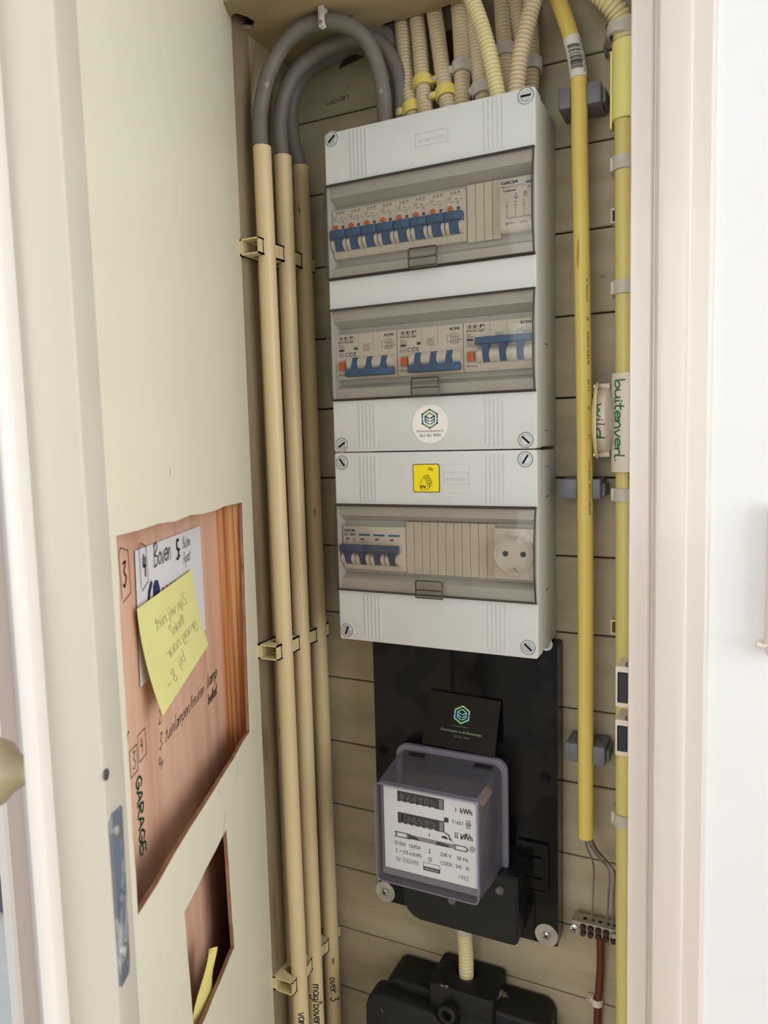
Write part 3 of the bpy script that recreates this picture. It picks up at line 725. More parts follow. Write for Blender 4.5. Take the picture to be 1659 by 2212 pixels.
for i in range(8):
    lab = ords[i]+' of eight slim breakers with blue toggles in the top window'
    loc = (.0040+MW*i, 0, ROW[0])
    if i == 0: first = pr; pr.location = loc; pr['label'] = lab
    else: copy_tree(pr, loc, lab)
for i in range(4):
    b = bbox(.1588+i*.0091, .1588+(i+1)*.0091-.0004, -.0790, -.0744, 1.8655, 1.9235, .0006, 1); obj('blanking_strip', b, strip_m, cuA)

def rcm(x, up, label):
    t = thing('residual_current_breaker', label, 'breaker', (x, 0, ROW[1]), 'wide breakers in the middle window'); t.location = (0, 0, 0)
    wd = .0752
    b = BM(); dev_body(b, wd, .0252, -.0250); bmesh.ops.recalc_face_normals(b, faces=b.faces); obj('body', b, dev_m, t)
    b = BM()
    for xx in (.0285, .0470): box(b, xx, xx+.00015, MF-.00015, MF, .004, .0252)
    obj('pole_line', b, inkg_m, t)
    ga, gb = -.0175, -.0005
    for x0, x1 in ((.0155, .0218), (.0292, .0398), (.0472, .0578), (.0652, .0738)):
        b = BM(); guard(b, x0, x1, ga, gb, .0062); obj('guard_rib', b, dev_m, t)
    b = BM()
    if up: z0, z1 = .0010, .0090
    else: z0, z1 = -.0232, -.0145
    prism(b, [(.0150, MF-.003, z1), (.0150, MF-.0098, z1-.0006), (.0150, MF-.0102, z0+.0006), (.0150, MF-.003, z0)], (.0590, 0, 0)); bmesh.ops.recalc_face_normals(b, faces=b.faces); bevel(b, .0011, 2)
    tg = obj('toggle_bar', b, blue_m, t)
    for x0 in (.0220, .0400, .0580):
        b = BM()
        if up: stem(b, x0, x0+.0070, .0012, -.0165, MF-.0090, MF-.0022)
        else: stem(b, x0, x0+.0070, -.0015, -.0160, MF-.0022, MF-.0090)
        obj('toggle_stem', b, blue_m, tg)
    b = bbox(.0045, .0125, MF-.0035, MF, -.0145, -.0055, .0008, 2); tb = obj('test_button', b, orange_m, t)
    b = BM(); ink_text(b, planeY(0, 0, MF-.0037), 'T', .0085, -.0118, .0040, None, 'C'); obj('button_letter', b, mat('button letter', '#b85a24', .5), tb)
    b = BM(); ink_frame(b, planeY(0, 0, MF-.0002), .0036, -.0155, .0138, -.0045, .0003); obj('button_frame', b, inkg_m, t)
    b = bbox(.0228, .0275, MF-.0004, MF, .0070, .0100, .0002, 1); obj('indicator', b, red_m if up else green_m, t)
    b = BM(); f = planeY(0, 0, MF-.0002)
    ink_text(b, f, '\u00b7S\u00b7E\u00b7P\u00b7', .0030, .0192, .0033, .0205, shear=.12, bold=.00025); ink_line(b, f, [(.0035, .0180), (.0240, .0180)], .0003)
    ink_text(b, f, '3P+N / B16 / 0,03A', .0035, .0152, .0020, .0190, bold=.00006); ink_text(b, f, 'RCM4', .0610, .0190, .0031, .0108, bold=.00012)
    ink_text(b, f, '400V~', .0035, .0122, .0014, .006); ink_text(b, f, '50/60Hz', .0035, .0100, .0014, .0082); ink_frame(b, f, .0035, .0062, .0108, .0086, .0003); ink_rect(b, f, .0042, .0066, .0100, .0082)
    ink_frame(b, f, .0035, .0000, .0105, .0044, .0003); ink_text(b, f, 'KEMA', .0046, .0012, .0016, .005)
    ink_circle(b, f, .0142, .0024, .0020, .0006, 10, .6, 2*pi-.6); ink_circle(b, f, .0190, .0024, .0020, .0006, 10, .6, 2*pi-.6); ink_line(b, f, [(.0172, .0024), (.0190, .0024)], .0005)
    ink_text(b, f, 'UK', .0215, .0028, .0019, .0038, bold=.0001); ink_text(b, f, 'CA', .0215, .0003, .0019, .0038, bold=.0001)
    for k, s in enumerate(('Type A', 'IEC61009-1', 'Idn=0,03A', 'Icn=6000A')): ink_text(b, f, s, .0345, .0118-.0022*k, .0014, .0085)
    ink_text(b, f, 'TEST monthly', .0028, -.0205, .0019, .0125)
    for k in range(4): ink_line(b, f, [(.0625+k*.0022, .0165), (.0625+k*.0022, .0130), (.0636+k*.0022, .0110), (.0625+k*.0022, .0095), (.0625+k*.0022, .0050)], .0003)
    ink_frame(b, f, .0612, .0062, .0705, .0085, .0003); ink_line(b, f, [(.0612, .0075), (.0575, .0075), (.0575, .0140), (.0612, .0140), (.0612, .0120), (.0700, .0120), (.0725, .0140)], .0003); ink_circle(b, f, .0722, .0090, .0013, .0003, 10)
    obj('face_print', b, ink_m, t)
    t.location = (x, 0, ROW[1])
    return t
rcm(.0032, False, 'wide breaker with toggle bar down at the left of the middle window')
rcm(.0794, False, 'wide breaker with toggle bar down in the centre of the middle window')
rcm(.1554, True, 'wide breaker with toggle bar up and red indicator in the middle window')
# transformer
def transformer():
    t = thing('bell_transformer', 'white bell transformer with printed circuit diagram at the right of the top window', 'transformer', (0, 0, 0)); wd = .0352
    b = BM(); dev_body(b, wd, .0285, -.0240); bmesh.ops.recalc_face_normals(b, faces=b.faces); bevel(b, .0006, 1); obj('body', b, dev_m, t)
    f = planeY(0, 0, MF-.0002)
    b = BM(); ink_text(b, f, 'GACIA', .0022, .0225, .0030, .0170, bold=.0003); ink_rect(b, f, .0270, .0205, .0345, .0228); obj('blue_print', b, inkb_m, t)
    b = BM(); ink_frame(b, f, .0022, .0190, .0255, .0205, .0002); ink_text(b, f, 'TF', .0030, .0192, .0012)
    ink_text(b, f, 'Transformer', .0040, .0152, .0019, .0130, bold=.0001); ink_text(b, f, 'TF-8', .0285, .0162, .0018, .0055, bold=.0001)
    ink_line(b, f, [(.0150, .0085), (.0190, .0085), (.0182, .0095), (.0180, .0118), (.0170, .0128), (.0160, .0118), (.0158, .0095), (.0150, .0085)], .00035); ink_circle(b, f, .0170, .0078, .0006)
    ink_line(b, f, [(.0248, .0130), (.0248, .0095), (.0262, .0082), (.0276, .0095), (.0276, .0130), (.0248, .0130)], .0004); ink_frame(b, f, .0255, .0105, .0269, .0122, .0003)
    for k, s in enumerate(('0V', '8V', '12V')):
        x = .0075+k*.0088; ink_text(b, f, s, x, .0040, .0015, None, 'C'); ink_circle(b, f, x, .0016, .0009, .0003, 10); ink_line(b, f, [(x, .0006), (x, -.0095)], .0003)
    for k in range(9): ink_circle(b, f, .0088+k*.0028, -.0095, .0014, .0003, 6, pi, 2*pi)
    ink_text(b, f, '230V~  50Hz', .0080, -.0165, .0018, .0200); ink_frame(b, f, .0060, -.0166, .0076, -.0146, .0003)
    obj('face_print', b, ink_m, t); t.location = (.1955, 0, ROW[0]); return t
transformer()
# four pole breaker
def four_pole():
    t = thing('four_pole_breaker', 'four pole breaker with slate blue toggle bar in the lowest window', 'breaker', (0, 0, 0)); wd = .0768
    b = BM(); dev_body(b, wd, .0258, -.0255); bmesh.ops.recalc_face_normals(b, faces=b.faces); bevel(b, .0007, 1); obj('body', b, dev_m, t)
    for p in range(4):
        x0 = p*.0186+.0006
        for xx in (x0, x0+.0130):
            b = BM(); guard(b, xx, xx+.0040, -.0190, -.0030, .0068); obj('guard_rib', b, dev_m, t)
    b = BM(); prism(b, [(.0000, MF-.002, .0055), (.0000, MF-.0100, .0048), (.0000, MF-.0102, -.0025), (.0000, MF-.002, -.0035)], (.0730, 0, 0)); bmesh.ops.recalc_face_normals(b, faces=b.faces); bevel(b, .0010, 2); tg = obj('toggle_bar', b, dblue_m, t)
    for p in range(4):
        b = BM(); stem(b, p*.0186+.0048, p*.0186+.0134, -.0030, -.0180, MF-.0088, MF-.002); obj('toggle_stem', b, dblue_m, tg)
    f = planeY(0, 0, MF-.0002)
    b = BM(); ink_text(b, f, 'GACIA', .0022, .0195, .0028, .0140, bold=.0003)
    for p in range(1, 4): ink_rect(b, f, .0025+p*.0186, .0150, .0168+p*.0186, .0172)
    ink_rect(b, f, .0105, .0152, .0160, .0172); obj('blue_print', b, inkb_m, t)
    for p in range(4):
        b = bbox(.0045+p*.0186, .0092+p*.0186, MF-.0003, MF, .0102, .0120, .0001, 1); obj('indicator', b, red_m, t)
    b = BM(); ink_frame(b, f, .0020, .0150, .0100, .0174, .0003); ink_text(b, f, 'D4', .0030, .0154, .0016)
    ink_text(b, f, 'CE', .0130, .0100, .0020, .0040); ink_text(b, f, 'C16', .0025, .0080, .0013); ink_text(b, f, '400V~', .0025, .0060, .0013)
    for k in range(4): ink_line(b, f, [(.0210+k*.0032, .0060), (.0222+k*.0032, .0072), (.0214+k*.0032, .0086), (.0226+k*.0032, .0096)], .0003)
    ink_line(b, f, [(.0150, .0056), (.0150, .0096)], .0005)
    obj('face_print', b, ink_m, t); t.location = (.0042, 0, ROW[2]); return t
four_pole()
for i in range(11):
    b = bbox(.0815+i*.00945, .0815+(i+1)*.00945-.0004, -.0790, -.0744, 1.5135, 1.5725, .0006, 1); obj('blanking_strip', b, strip_m, cuB)
# socket
t = thing('power_socket', 'round white earthed wall socket in the lowest window', 'socket', (.2075, -.0744, 1.515))
b = bbox(.1858, .2306, MF+.0005, -.0744, 1.5150, 1.5690, .0012, 2); obj('socket_plate', b, dev_m, t)
sc = (.2076, 0, 1.5424)
b = BM(); lathe(b, [(.0212, -MF-.0005), (.0212, -MF+.0030), (.0204, -MF+.0038), (.0194, -MF+.0032), (.0188, -MF-.0008), (0, -MF-.0008)], sc, (0, -1, 0), 40); so = obj('socket_well', b, dev_m, t)
for s in (-1, 1):
    b = BM(); lathe(b, [(.0030, 0), (.0030, .0004), (0, .0004)], (sc[0]+s*.0095, MF-.0001+.0006, sc[2]), (0, -1, 0), 18); obj('pin_hole', b, mat('socket hole', '#31504a', .5), so)
    b = BM(); box(b, sc[0]-.0022, sc[0]+.0022, MF-.0025, MF, sc[2]+s*.0178-.0020, sc[2]+s*.0178+.0020); box(b, sc[0]-.0008, sc[0]+.0008, MF-.0040, MF, sc[2]+s*.0160-.0012, sc[2]+s*.0160+.0012); obj('earth_clip', b, steel_m, so)
    b = bbox(sc[0]-.0055, sc[0]+.0055, MF-.0030, MF+.001, sc[2]+s*.0212-.0015, sc[2]+s*.0212+.0015, .0004, 1); obj('socket_notch', b, dev_m, t)

# ================================================================ METER BOARD, METER, CARD
t = thing('meter_board', 'black glossy bakelite meter board on the planks below the fuse boxes', 'meter board', (.126, -.015, 1.078))
BY = -.030
b = BM()
P = rrect(.0110, .2400, 1.0760, 1.4325, .003, 3)
slots = []
plate(b, P, [], lambda u, v: (u, BY, v), lambda u, v: (u, -.002, v)); obj('panel', b, black_m, t)
b = BM(); box(b, .1135, .1180, BY-.0006, BY, 1.345, 1.4320); obj('panel_groove', b, dark_m, t)
for x, z in ((.0216, 1.2763), (.2260, 1.2777)):
    b = BM(); lathe(b, [(.0062, .0004), (.0058, .0008), (.0050, .0003), (0, .0002)], (x, BY, z), (0, -1, 0), 22); obj('screw_hole', b, dark_m, t)
# recessed hatch with two slots
b = BM()
plate(b, rrect(.1930, .2300, 1.1380, 1.1990, .003, 3), [rrect(.1960, .2265, 1.1415, 1.1955, .002, 3)], lambda u, v: (u, BY-.0035, v), lambda u, v: (u, BY, v)); obj('hatch_frame', b, black_m, t)
b = BM(); plate(b, rrect(.1965, .2260, 1.1420, 1.1950, .002, 3), [rrect(.199, .2225, z, z+.0035, .0015, 3) for z in (1.1545, 1.1800)], lambda u, v: (u, BY-.0025, v), lambda u, v: (u, BY, v)); obj('hatch', b, black_m, t)
b = BM(); prism(b, [(.2125, BY-.0006, 1.0765), (.2140, BY-.0006, 1.0765), (.2140, BY-.0006, 1.137), (.2125, BY-.0006, 1.137)], (0, .0006, 0)); obj('panel_groove', b, dark_m, t)
b = BM(); P = [(.1965, BY, 1.076), (.2050, BY, 1.134), (.1965, BY, 1.134)]; prism(b, P, (0, -.004, 0)); obj('gusset', b, black_m, t)
for i, (x, z, yy) in enumerate(((.0195, 1.0885, BY), (.2268, 1.0879, BY), (.2275, 1.4335, BY))):
    b = BM(); lathe(b, [(.0135 if i < 2 else .0075, 0), (.0135 if i < 2 else .0075, .0012), (.0025, .0012)], (x, yy, z), (0, -1, 0), 36); wa = obj('washer', b, steel_m, t)
    b = BM(); lathe(b, [(.0046, .0012), (.0044, .0026), (.0030, .0036), (0, .0038)], (x, yy, z), (0, -1, 0), 22); s_ = obj('screw', b, steel_m, wa)
    b = BM(); f = planeY(x, z, yy-.0040); ink_line(b, f, [(-.0022, -.0016), (.0022, .0016)], .0009); ink_line(b, f, [(-.0016, .0022), (.0016, -.0022)], .0009); obj('cross_slot', b, dark_m, wa)

m = thing('electricity_meter', 'electricity meter with clear violet cover and two mechanical counters', 'meter', (.118, -.07, 1.09))
fx0, fx1, fz0, fz1 = .0490, .1872, 1.1600, 1.2990      # flange
gx0, gx1, gz0, gz1 = .0525, .1742, 1.1635, 1.2792      # front of cover
FYf, FYg = -.045, -.119
b = BM(); box(b, .053, .196, -.066, BY, 1.094, 1.170)
b.free()
# base behind the flange
b = bbox(.052, .185, -.045, BY-.0002, 1.150, 1.296, .003, 2); obj('base', b, blackm_m, m)
# terminal cover
b = BM(); P = [(.0575, 1.185)]
P = [(.2035, 1.172), (.2035, 1.099), (.2025, 1.094), (.1985, 1.0905), (.1930, 1.0900), (.0830, 1.0900), (.0740, 1.0925), (.0670, 1.099), (.0625, 1.108), (.0610, 1.120), (.0610, 1.172)]
prism(b, [(p[0]-.0015, -.0680, p[1]) for p in P], (0, -.0680*-1+BY-.0002-.0, 0)) if False else None
a = [b.verts.new((p[0], -.0680, p[1])) for p in P]; c = [b.verts.new((p[0], BY-.0003, p[1])) for p in P]
face(b, a); face(b, c[::-1])
for i in range(len(P)): face(b, [a[i], c[i], c[(i+1) % len(P)], a[(i+1) % len(P)]])
bmesh.ops.recalc_face_normals(b, faces=b.faces)
es = [e for e in b.edges if all(abs(v.co.y+.068) < 1e-6 for v in e.verts)]; bmesh.ops.bevel(b, geom=es, offset=.002, segments=3, affect='EDGES')
tcv = obj('terminal_cover', b, blackm_m, m)
for x, z in ((.1255, 1.1275), (.1830, 1.1545)):
    b = BM(); lathe(b, [(.0052, 0), (.0052, .002), (.0045, .0034), (0, .0036)], (x, -.0680, z), (0, -1, 0), 20); obj('lead_seal', b, lead_m, m)
# inner works
b = bbox(.066, .166, -.096, -.046, 1.178, 1.268, .002, 1); obj('works', b, innerm_m, m)
b = BM(); box(b, .066, .118, -.102, -.097, 1.2685, 1.2715); box(b, .160, .172, -.090, -.060, 1.262, 1.268); obj('works_bracket', b, mat('tan bracket', '#b99b72', .6), m)
# dial
DY = -.1090
b = BM(); box(b, .0595, .1715, DY, DY+.0015, 1.1760, 1.2745); dl = obj('dial_plate', b, dial_m, m)
DU, DV = .1120, .0985
f0 = planeY(.0595, 1.1760, DY-.0003)
f = lambda u, v: f0(u*DU, v*DV)
def counter(v0, v1, digits):
    b = BM(); ink_rect(b, f, .155, v0, .655, v1); cw = obj('counter_window', b, ink_m, dl)
    b = BM(); f1 = lambda u, v: (lambda q: (q[0], q[1]-.0002, q[2]))(f(u, v))
    for k, ch in enumerate(digits):
        if ch == ' ': continue
        fk = lambda u, v, k=k: f1(.185+k*.067+u, (v0+v1)/2-.045+v); ink_text(b, fk, ch, 0, .01, .075, .036, bold=.0015); ink_line(b, fk, [(.005, -.012), (.035, -.012)], .008)
    obj('digits', b, whitest_m, dl)
    b = BM(); ink_rect(b, f1, .605, v0+.01, .645, v1-.01); obj('fraction_drum', b, dialg_m, dl)
counter(.835, .960, '073465'); counter(.575, .705, '136595')
b = BM()
ink_text(b, f, 'kWh', .825, .842, .065, .120, bold=.0016); ink_text(b, f, 'kWh', .825, .542, .065, .120, bold=.0016)
ink_text(b, f, 'I', .775, .845, .055, None); ink_text(b, f, 'II', .765, .545, .055, .028); ink_line(b, f, [(.76, .545), (.80, .545)], .005); ink_line(b, f, [(.76, .604), (.80, .604)], .005)
ink_text(b, f, 'T1657', .735, .705, .042, .120); ink_circle(b, f, .905, .725, .024, .006, 12); ink_circle(b, f, .905, .725, .010, .006, 8); ink_line(b, f, [(.88, .765), (.93, .765)], .006); ink_line(b, f, [(.88, .685), (.93, .685)], .006)
ink_rect(b, f, .655, .700, .700, .755)
# arrow slot
ink_line(b, f, [(.12, .405), (.14, .435), (.12, .460), (.28, .460)], .010); ink_line(b, f, [(.12, .405), (.28, .405)], .010); ink_line(b, f, [(.76, .405), (.87, .405), (.90, .432), (.87, .460), (.76, .460)], .010)
ink_circle(b, f, .655, .500, .035, None, 12, 0, pi)
ink_line(b, f, [(.66, .575), (.70, .555), (.715, .510)], .012); ink_poly(b, f, [(.695, .520), (.735, .515), (.720, .490)]); ink_text(b, f, '+', .73, .475, .03)
ink_line(b, f, [(.83, .545), (.845, .575), (.88, .600)], .012); ink_poly(b, f, [(.87, .620), (.90, .612), (.875, .585)]); ink_text(b, f, '+', .90, .605, .03)
ink_line(b, f, [(.495, .490), (.495, .525)], .006)
ink_text(b, f, 'G13Xd   15(45)A', .115, .305, .045, .285); ink_text(b, f, 'C = 375 tr/kWh', .120, .210, .045, .285)
ink_text(b, f, '230 V    50 Hz', .610, .290, .045, .290); ink_text(b, f, 'CODE : 242   H', .610, .190, .045, .290)
ink_line(b, f, [(.495, .300), (.495, .345)], .007); ink_circle(b, f, .495, .295, .008); ink_frame(b, f, .485, .195, .510, .235, .005)
ink_frame(b, f, .425, .075, .600, .165, .004); ink_rect(b, f, .425, .075, .600, .120)
obj('dial_print', b, ink_m, dl)
b = BM(); f2 = lambda u, v: (lambda q: (q[0], q[1]-.0003, q[2]))(f(u, v)); ink_text(b, f2, 'Schlumberger', .512, .088, .024, .150, 'C'); obj('maker_name', b, whitest_m, dl)
b = BM(); ink_text(b, f, 'Nr 5563490', .125, .105, .060, .245); ink_text(b, f, '1992', .800, .065, .055, .100); obj('stamped_number', b, mat('grey stamp', '#9a989a', .6), dl)
b = BM(); ink_rect(b, f, .245, .408, .775, .458); obj('disc_window', b, dialg_m, dl)
b = BM(); ink_poly(b, f2, [(.27, .412), (.40, .412), (.34, .452), (.27, .455)]); ink_poly(b, f2, [(.56, .410), (.70, .410), (.70, .440), (.58, .452)]); obj('disc_edge', b, ink_m, dl)
b = BM(); lathe(b, [(.0032, 0), (.0032, .0012), (0, .0014)], (.0595+.945*DU, DY, 1.176+.455*DV), (0, -1, 0), 14); obj('dial_screw', b, steel_m, dl)
# clear cover
b = BM(); plate(b, rrect(gx0+.002, gx1-.002, gz0+.002, gz1-.002, .003, 3), [[(.0600, 1.1765), (.1710, 1.1765), (.1710, 1.2740), (.0600, 1.2740)]], lambda u, v: (u, DY+.0030, v), lambda u, v: (u, DY+.0040, v)); obj('wall_stand_in', b, mat('grey bezel', '#837d88', .5), m)  # added grey plate standing in for translucent cover walls seen through the front
A = rrect(gx0, gx1, gz0, gz1, .006, 4); B = rrect(gx0-.0006+.001, fx1-.006, fz0+.002, fz1-.006, .008, 4)
b = BM()
r0 = [b.verts.new((p[0], FYg+.0025, p[1])) for p in A]
A2 = rrect(gx0+.0022, gx1-.0022, gz0+.0022, gz1-.0022, .004, 4); rf = [b.verts.new((p[0], FYg, p[1])) for p in A2]
r1 = [b.verts.new((p[0], FYf, p[1])) for p in B]
n = len(A)
for k in range(n): face(b, [rf[k], rf[(k+1) % n], r0[(k+1) % n], r0[k]]); face(b, [r0[k], r0[(k+1) % n], r1[(k+1) % n], r1[k]])
cv = obj('clear_cover', b, glass_m, m); cv['label'] = 'clear violet tinted cover'
b = BM(); face(b, [b.verts.new((p[0], FYg, p[1])) for p in A2]); obj('cover_front', b, glassf_m, cv)
# outline edge beads of the cover and flange
b = BM(); tube(b, [(p[0], FYg+.0015, p[1]) for p in A]+[(A[0][0], FYg+.0015, A[0][1])], .0009, 6, False); obj('cover_bead', b, glassr_m, cv)
b = BM(); plate(b, rrect(fx0, fx1, fz0, fz1, .014, 6), [rrect(fx0+.007, fx1-.0068, fz0+.003, fz1-.0068, .010, 6)], lambda u, v: (u, FYf-.0065, v), lambda u, v: (u, FYf+.001, v))
bmesh.ops.recalc_face_normals(b, faces=b.faces); bevel(b, .0012, 2, 1.0); obj('flange', b, glassr_m, cv)
for x in (.068, .150):
    b = bbox(x, x+.022, FYf-.016, FYf-.002, fz1-.0140, fz1-.0075, .001, 1); obj('cover_lug', b, blackm_m, cv)

# business card leaning on the board
c0 = at(913, 1593, -.0475); c1 = at(1070, 1622, -.0475); c2 = at(1082, 1515, -.0335); c3 = at(928, 1490, -.0335)
dn = (c1-c0).cross(c3-c0).normalized(); dn = -dn if dn.y < 0 else dn
def cardmap(u, v, e): return c0*(1-u)*(1-v)+c1*u*(1-v)+c2*u*v+c3*(1-u)*v-dn*e
b = BM(); low = -.12
hexa(b, [cardmap(0, low, 0), cardmap(1, low, 0), cardmap(1, low, -.0005), cardmap(0, low, -.0005), cardmap(0, 1, 0), cardmap(1, 1, 0), cardmap(1, 1, -.0005), cardmap(0, 1, -.0005)])
cdn = tag(obj('business_card', b, card_m), 'black business card with green logo tucked behind the meter cover', 'card')
cw, ch = (c1-c0).length, (c3-c0).length
fc = lambda u, v: cardmap(u/cw, v/ch, .0003)
b = BM(); logo(b, lambda u, v: fc(cw*.50+u, ch*.60+v), .0100); obj('logo', b, logoB_m, cdn)
b = BM(); ink_text(b, fc, 'Duurzaaam in all Elementen', cw*.52, ch*.225, .0030, .050, 'C'); obj('card_text', b, mat('card green', '#93b58a', .5), cdn)
b = BM(); ink_text(b, fc, '053 781 9999', cw*.53, ch*.125, .0024, .019, 'C'); ink_text(b, fc, 'ElementenEnergie.nl', cw*.50, ch*.345, .0018, .018, 'C'); obj('card_small_text', b, mat('card grey', '#6f7f66', .5), cdn)

# ================================================================ MAIN FUSE HOUSING
t = thing('main_fuse_housing', 'black cast main fuse housing at the bottom below the meter', 'fuse housing', (.127, -.04, .84))
b = BM()
P = [(.0120, .80), (.0150, .962), (.0240, .979), (.0330, 1.004), (.0395, 1.0095), (.225, 1.0095), (.2330, 1.005), (.2370, .996), (.2400, .80)]
prism(b, [(p[0]-.004, -.052, p[1]-.0195) for p in P], (0, .051, 0)); bmesh.ops.recalc_face_normals(b, faces=b.faces); bevel(b, .005, 3); obj('back_case', b, cast_m, t)
b = BM(); P = [(.006, .80), (.008, .965), (.013, .980), (.022, .986), (.100, .984), (.108, .974), (.118, .970), (.134, .970), (.146, .976), (.234, .973), (.242, .966), (.246, .955), (.248, .80)]
prism(b, [(p[0], -.074, p[1]-.005) for p in P], (0, .030, 0)); bmesh.ops.recalc_face_normals(b, faces=b.faces); bevel(b, .0055, 3); obj('front_case', b, cast_m, t)
b = BM(); plate(b, rrect(.089, .171, -.063, -.003, .006, 4), [[(.1275+.012*math.cos(2*pi*k/20), -.030+.012*math.sin(2*pi*k/20)) for k in range(20)]], lambda u, v: (u, v, 1.0100), lambda u, v: (u, v, .965)); bmesh.ops.recalc_face_normals(b, faces=b.faces); bevel(b, .003, 2, 1.2); obj('neck', b, cast_m, t)
b = BM(); lathe(b, [(.020, 0), (.019, .006), (.015, .010), (.0, .011)], (.146, -.056, .975), (0, -.6, .8), 24); obj('neck_boss', b, cast_m, t)
c = at(963, 2196, -.078); b = BM(); lathe(b, [(.0115, -.006), (.0112, .002), (.0100, .0034), (.0066, .0034), (.0060, .002), (.0060, -.003), (0, -.003)], (c.x, -.074, c.z), (0, -1, 0), 28); bs = obj('bolt_boss', b, cast_m, t)
b = BM(); lathe(b, [(.0052, 0), (0, .0006)], (c.x, -.0718, c.z), (0, -1, 0), 18); obj('bolt_hole', b, dark_m, bs)

# ================================================================ RIGID CONDUITS AT LEFT, CLIPS, CABLES
PX = [-.0675, -.0680, -.0685]; PR = .0100
tops = [at(566, 318, -.113), at(611, 338, -.0725), at(649, 360, -.0335)]
bots = [at(651, 2212, -.1065), at(684.5, 2212, -.0675), at(722, 2212, -.0265)]
labs = ['front cream rigid conduit of the three along the left wall', 'middle cream rigid conduit of the three along the left wall', 'rear speckled cream rigid conduit beside the planks']
pipes = []
for i in range(3):
    a, c = tops[i], bots[i]; d = (c-a); c = a+d*((a.z-.80)/(a.z-c.z))
    b = BM()
    pts = [a+(c-a)*(k/24) for k in range(25)]; tube(b, pts, PR, 24, False)
    tube(b, pts, PR-.0013, 24, False)
    dirn = (a-c).normalized(); lathe(b, [(PR, 0), (PR-.0013, 0)], a, dirn, 24)
    pipes.append((a, c)); p = tag(obj('rigid_conduit', b, pipe3_m if i == 2 else pipe_m), labs[i], 'pipe', 'cream conduits on the left wall')
    zt, s = ((at(660, 2178, -.1065).z, 'van'), (at(695, 2118, -.0675).z, 'mag/boven'), (at(722, 2100, -.0265).z, 'over. 3'))[i]
    q = a+(c-a)*((a.z-zt)/(a.z-c.z)); fm = cylmap(q.x, q.y, PR, zt, phi_cam(q.x, q.y)+.15)
    b = BM(); hand(b, fm, s, 0, -.0045, .0115, .0012, 1.15); obj('handwriting', b, marker_m, p)
def pipe_at(i, z):
    a, c = pipes[i]; return a+(c-a)*((a.z-z)/(a.z-c.z))
ends = (('top', at(552, 537, -.12).z), ('middle', at(592, 1405, -.12).z), ('bottom', at(630, 2126, -.12).z))
for lev, zc in ends:
    for i in range(3):
        q = pipe_at(i, zc); pos = ('front', 'centre', 'rear')[i]
        hh = .0088
        b = BM()
        # saddle: U section around the pipe, open box towards the camera side, foot on the wall
        y0, y1 = q.y-.0205, q.y+.0195; x0, x1 = XL+.0002, q.x+.0035; tk = .0017
        lid = [(x0, y0), (x1, y0), (x1, q.y-PR*.96), (q.x-.002, q.y-PR-.0006), (x0+.008, q.y-PR*.5), (x0+.0052, q.y), (x0+.008, q.y+PR*.5), (q.x-.002, q.y+PR+.0006), (x1, q.y+PR*.96), (x1, y1), (x0, y1)]
        for zz in (zc-hh, zc+hh-tk): prism(b, [(p[0], p[1], zz) for p in lid], (0, 0, tk))
        for ya, yb in ((q.y-PR-.0025, q.y-PR-.0008), (q.y+PR+.0008, q.y+PR+.0025)): box(b, q.x-.002, x1, ya, yb, zc-hh, zc+hh)
        box(b, x1-.0016, x1, y0, q.y-PR*.96, zc-hh, zc+hh); box(b, x1-.0016, x1, q.y+PR*.96, y1, zc-hh, zc+hh); box(b, x0, x0+.0045, y0, y1, zc-hh, zc+hh)
        tag(obj('conduit_clip', b, clip_m, smooth=20), f'cream saddle clip on the {pos} conduit in the {lev} row of clips', 'clip', 'saddle clips on the left conduits')
# grey cables
def cable(pts, r, label, n=12):
    b = BM(); P = spline([at(*p) for p in pts], 12); tube(b, P, r, n); return tag(obj('grey_cable', b, cable_m), label, 'cable', 'grey looping cables')
cable([(567, 345, -.113), (563, 318, -.113), (562, 245, -.111), (578, 165, -.108), (612, 98, -.104), (655, 60, -.100), (705, 48, -.096), (752, 56, -.090), (788, 84, -.082), (812, 130, -.074), (826, 190, -.068), (831, 245, -.064), (833, 300, -.062)], .0085, 'front grey cable arching from the front conduit under the ceiling clip')
cable([(612, 362, -.0725), (608, 330, -.0725), (604, 262, -.071), (616, 200, -.069), (645, 148, -.066), (690, 112, -.062), (745, 90, -.058), (795, 85, -.054), (838, 115, -.050), (862, 170, -.047), (866, 225, -.045), (866, 280, -.044)], .0088, 'middle grey cable arching behind the front one')
cable([(650, 384, -.0335), (644, 352, -.0335), (630, 290, -.034), (630, 225, -.034), (648, 175, -.034), (682, 140, -.034), (722, 118, -.034), (772, 90, -.034), (810, 73, -.032), (838, 80, -.030), (850, 110, -.028), (858, 160, -.027), (856, 215, -.026), (852, 280, -.026)], .0092, 'rear grey cable lying against the planks')
# ceiling clip of the cable
t = thing('cable_clip', 'pale plastic clip nailing the front cable to the closet ceiling', 'clip', at(705, 40, -.098))
c = at(705, 48, -.097); b = BM(); tube(b, [c+V((.0, -.0105*math.cos(a), .0105*math.sin(a)-.0006)) for a in [-.9+2.2*k/8 for k in range(9)]], .0036, 8); obj('strap', b, gclipw_m, t)
b = bbox(c.x-.0035, c.x+.0035, c.y-.0125, c.y-.0095, c.z-.010, ZC-.0005, .001, 1); obj('tab', b, gclipw_m, t)
b = BM(); lathe(b, [(.0022, 0), (.002, .001), (0, .0014)], (c.x, c.y-.0125, c.z-.0058), (0, -1, 0), 12); obj('nail', b, steel_m, t)

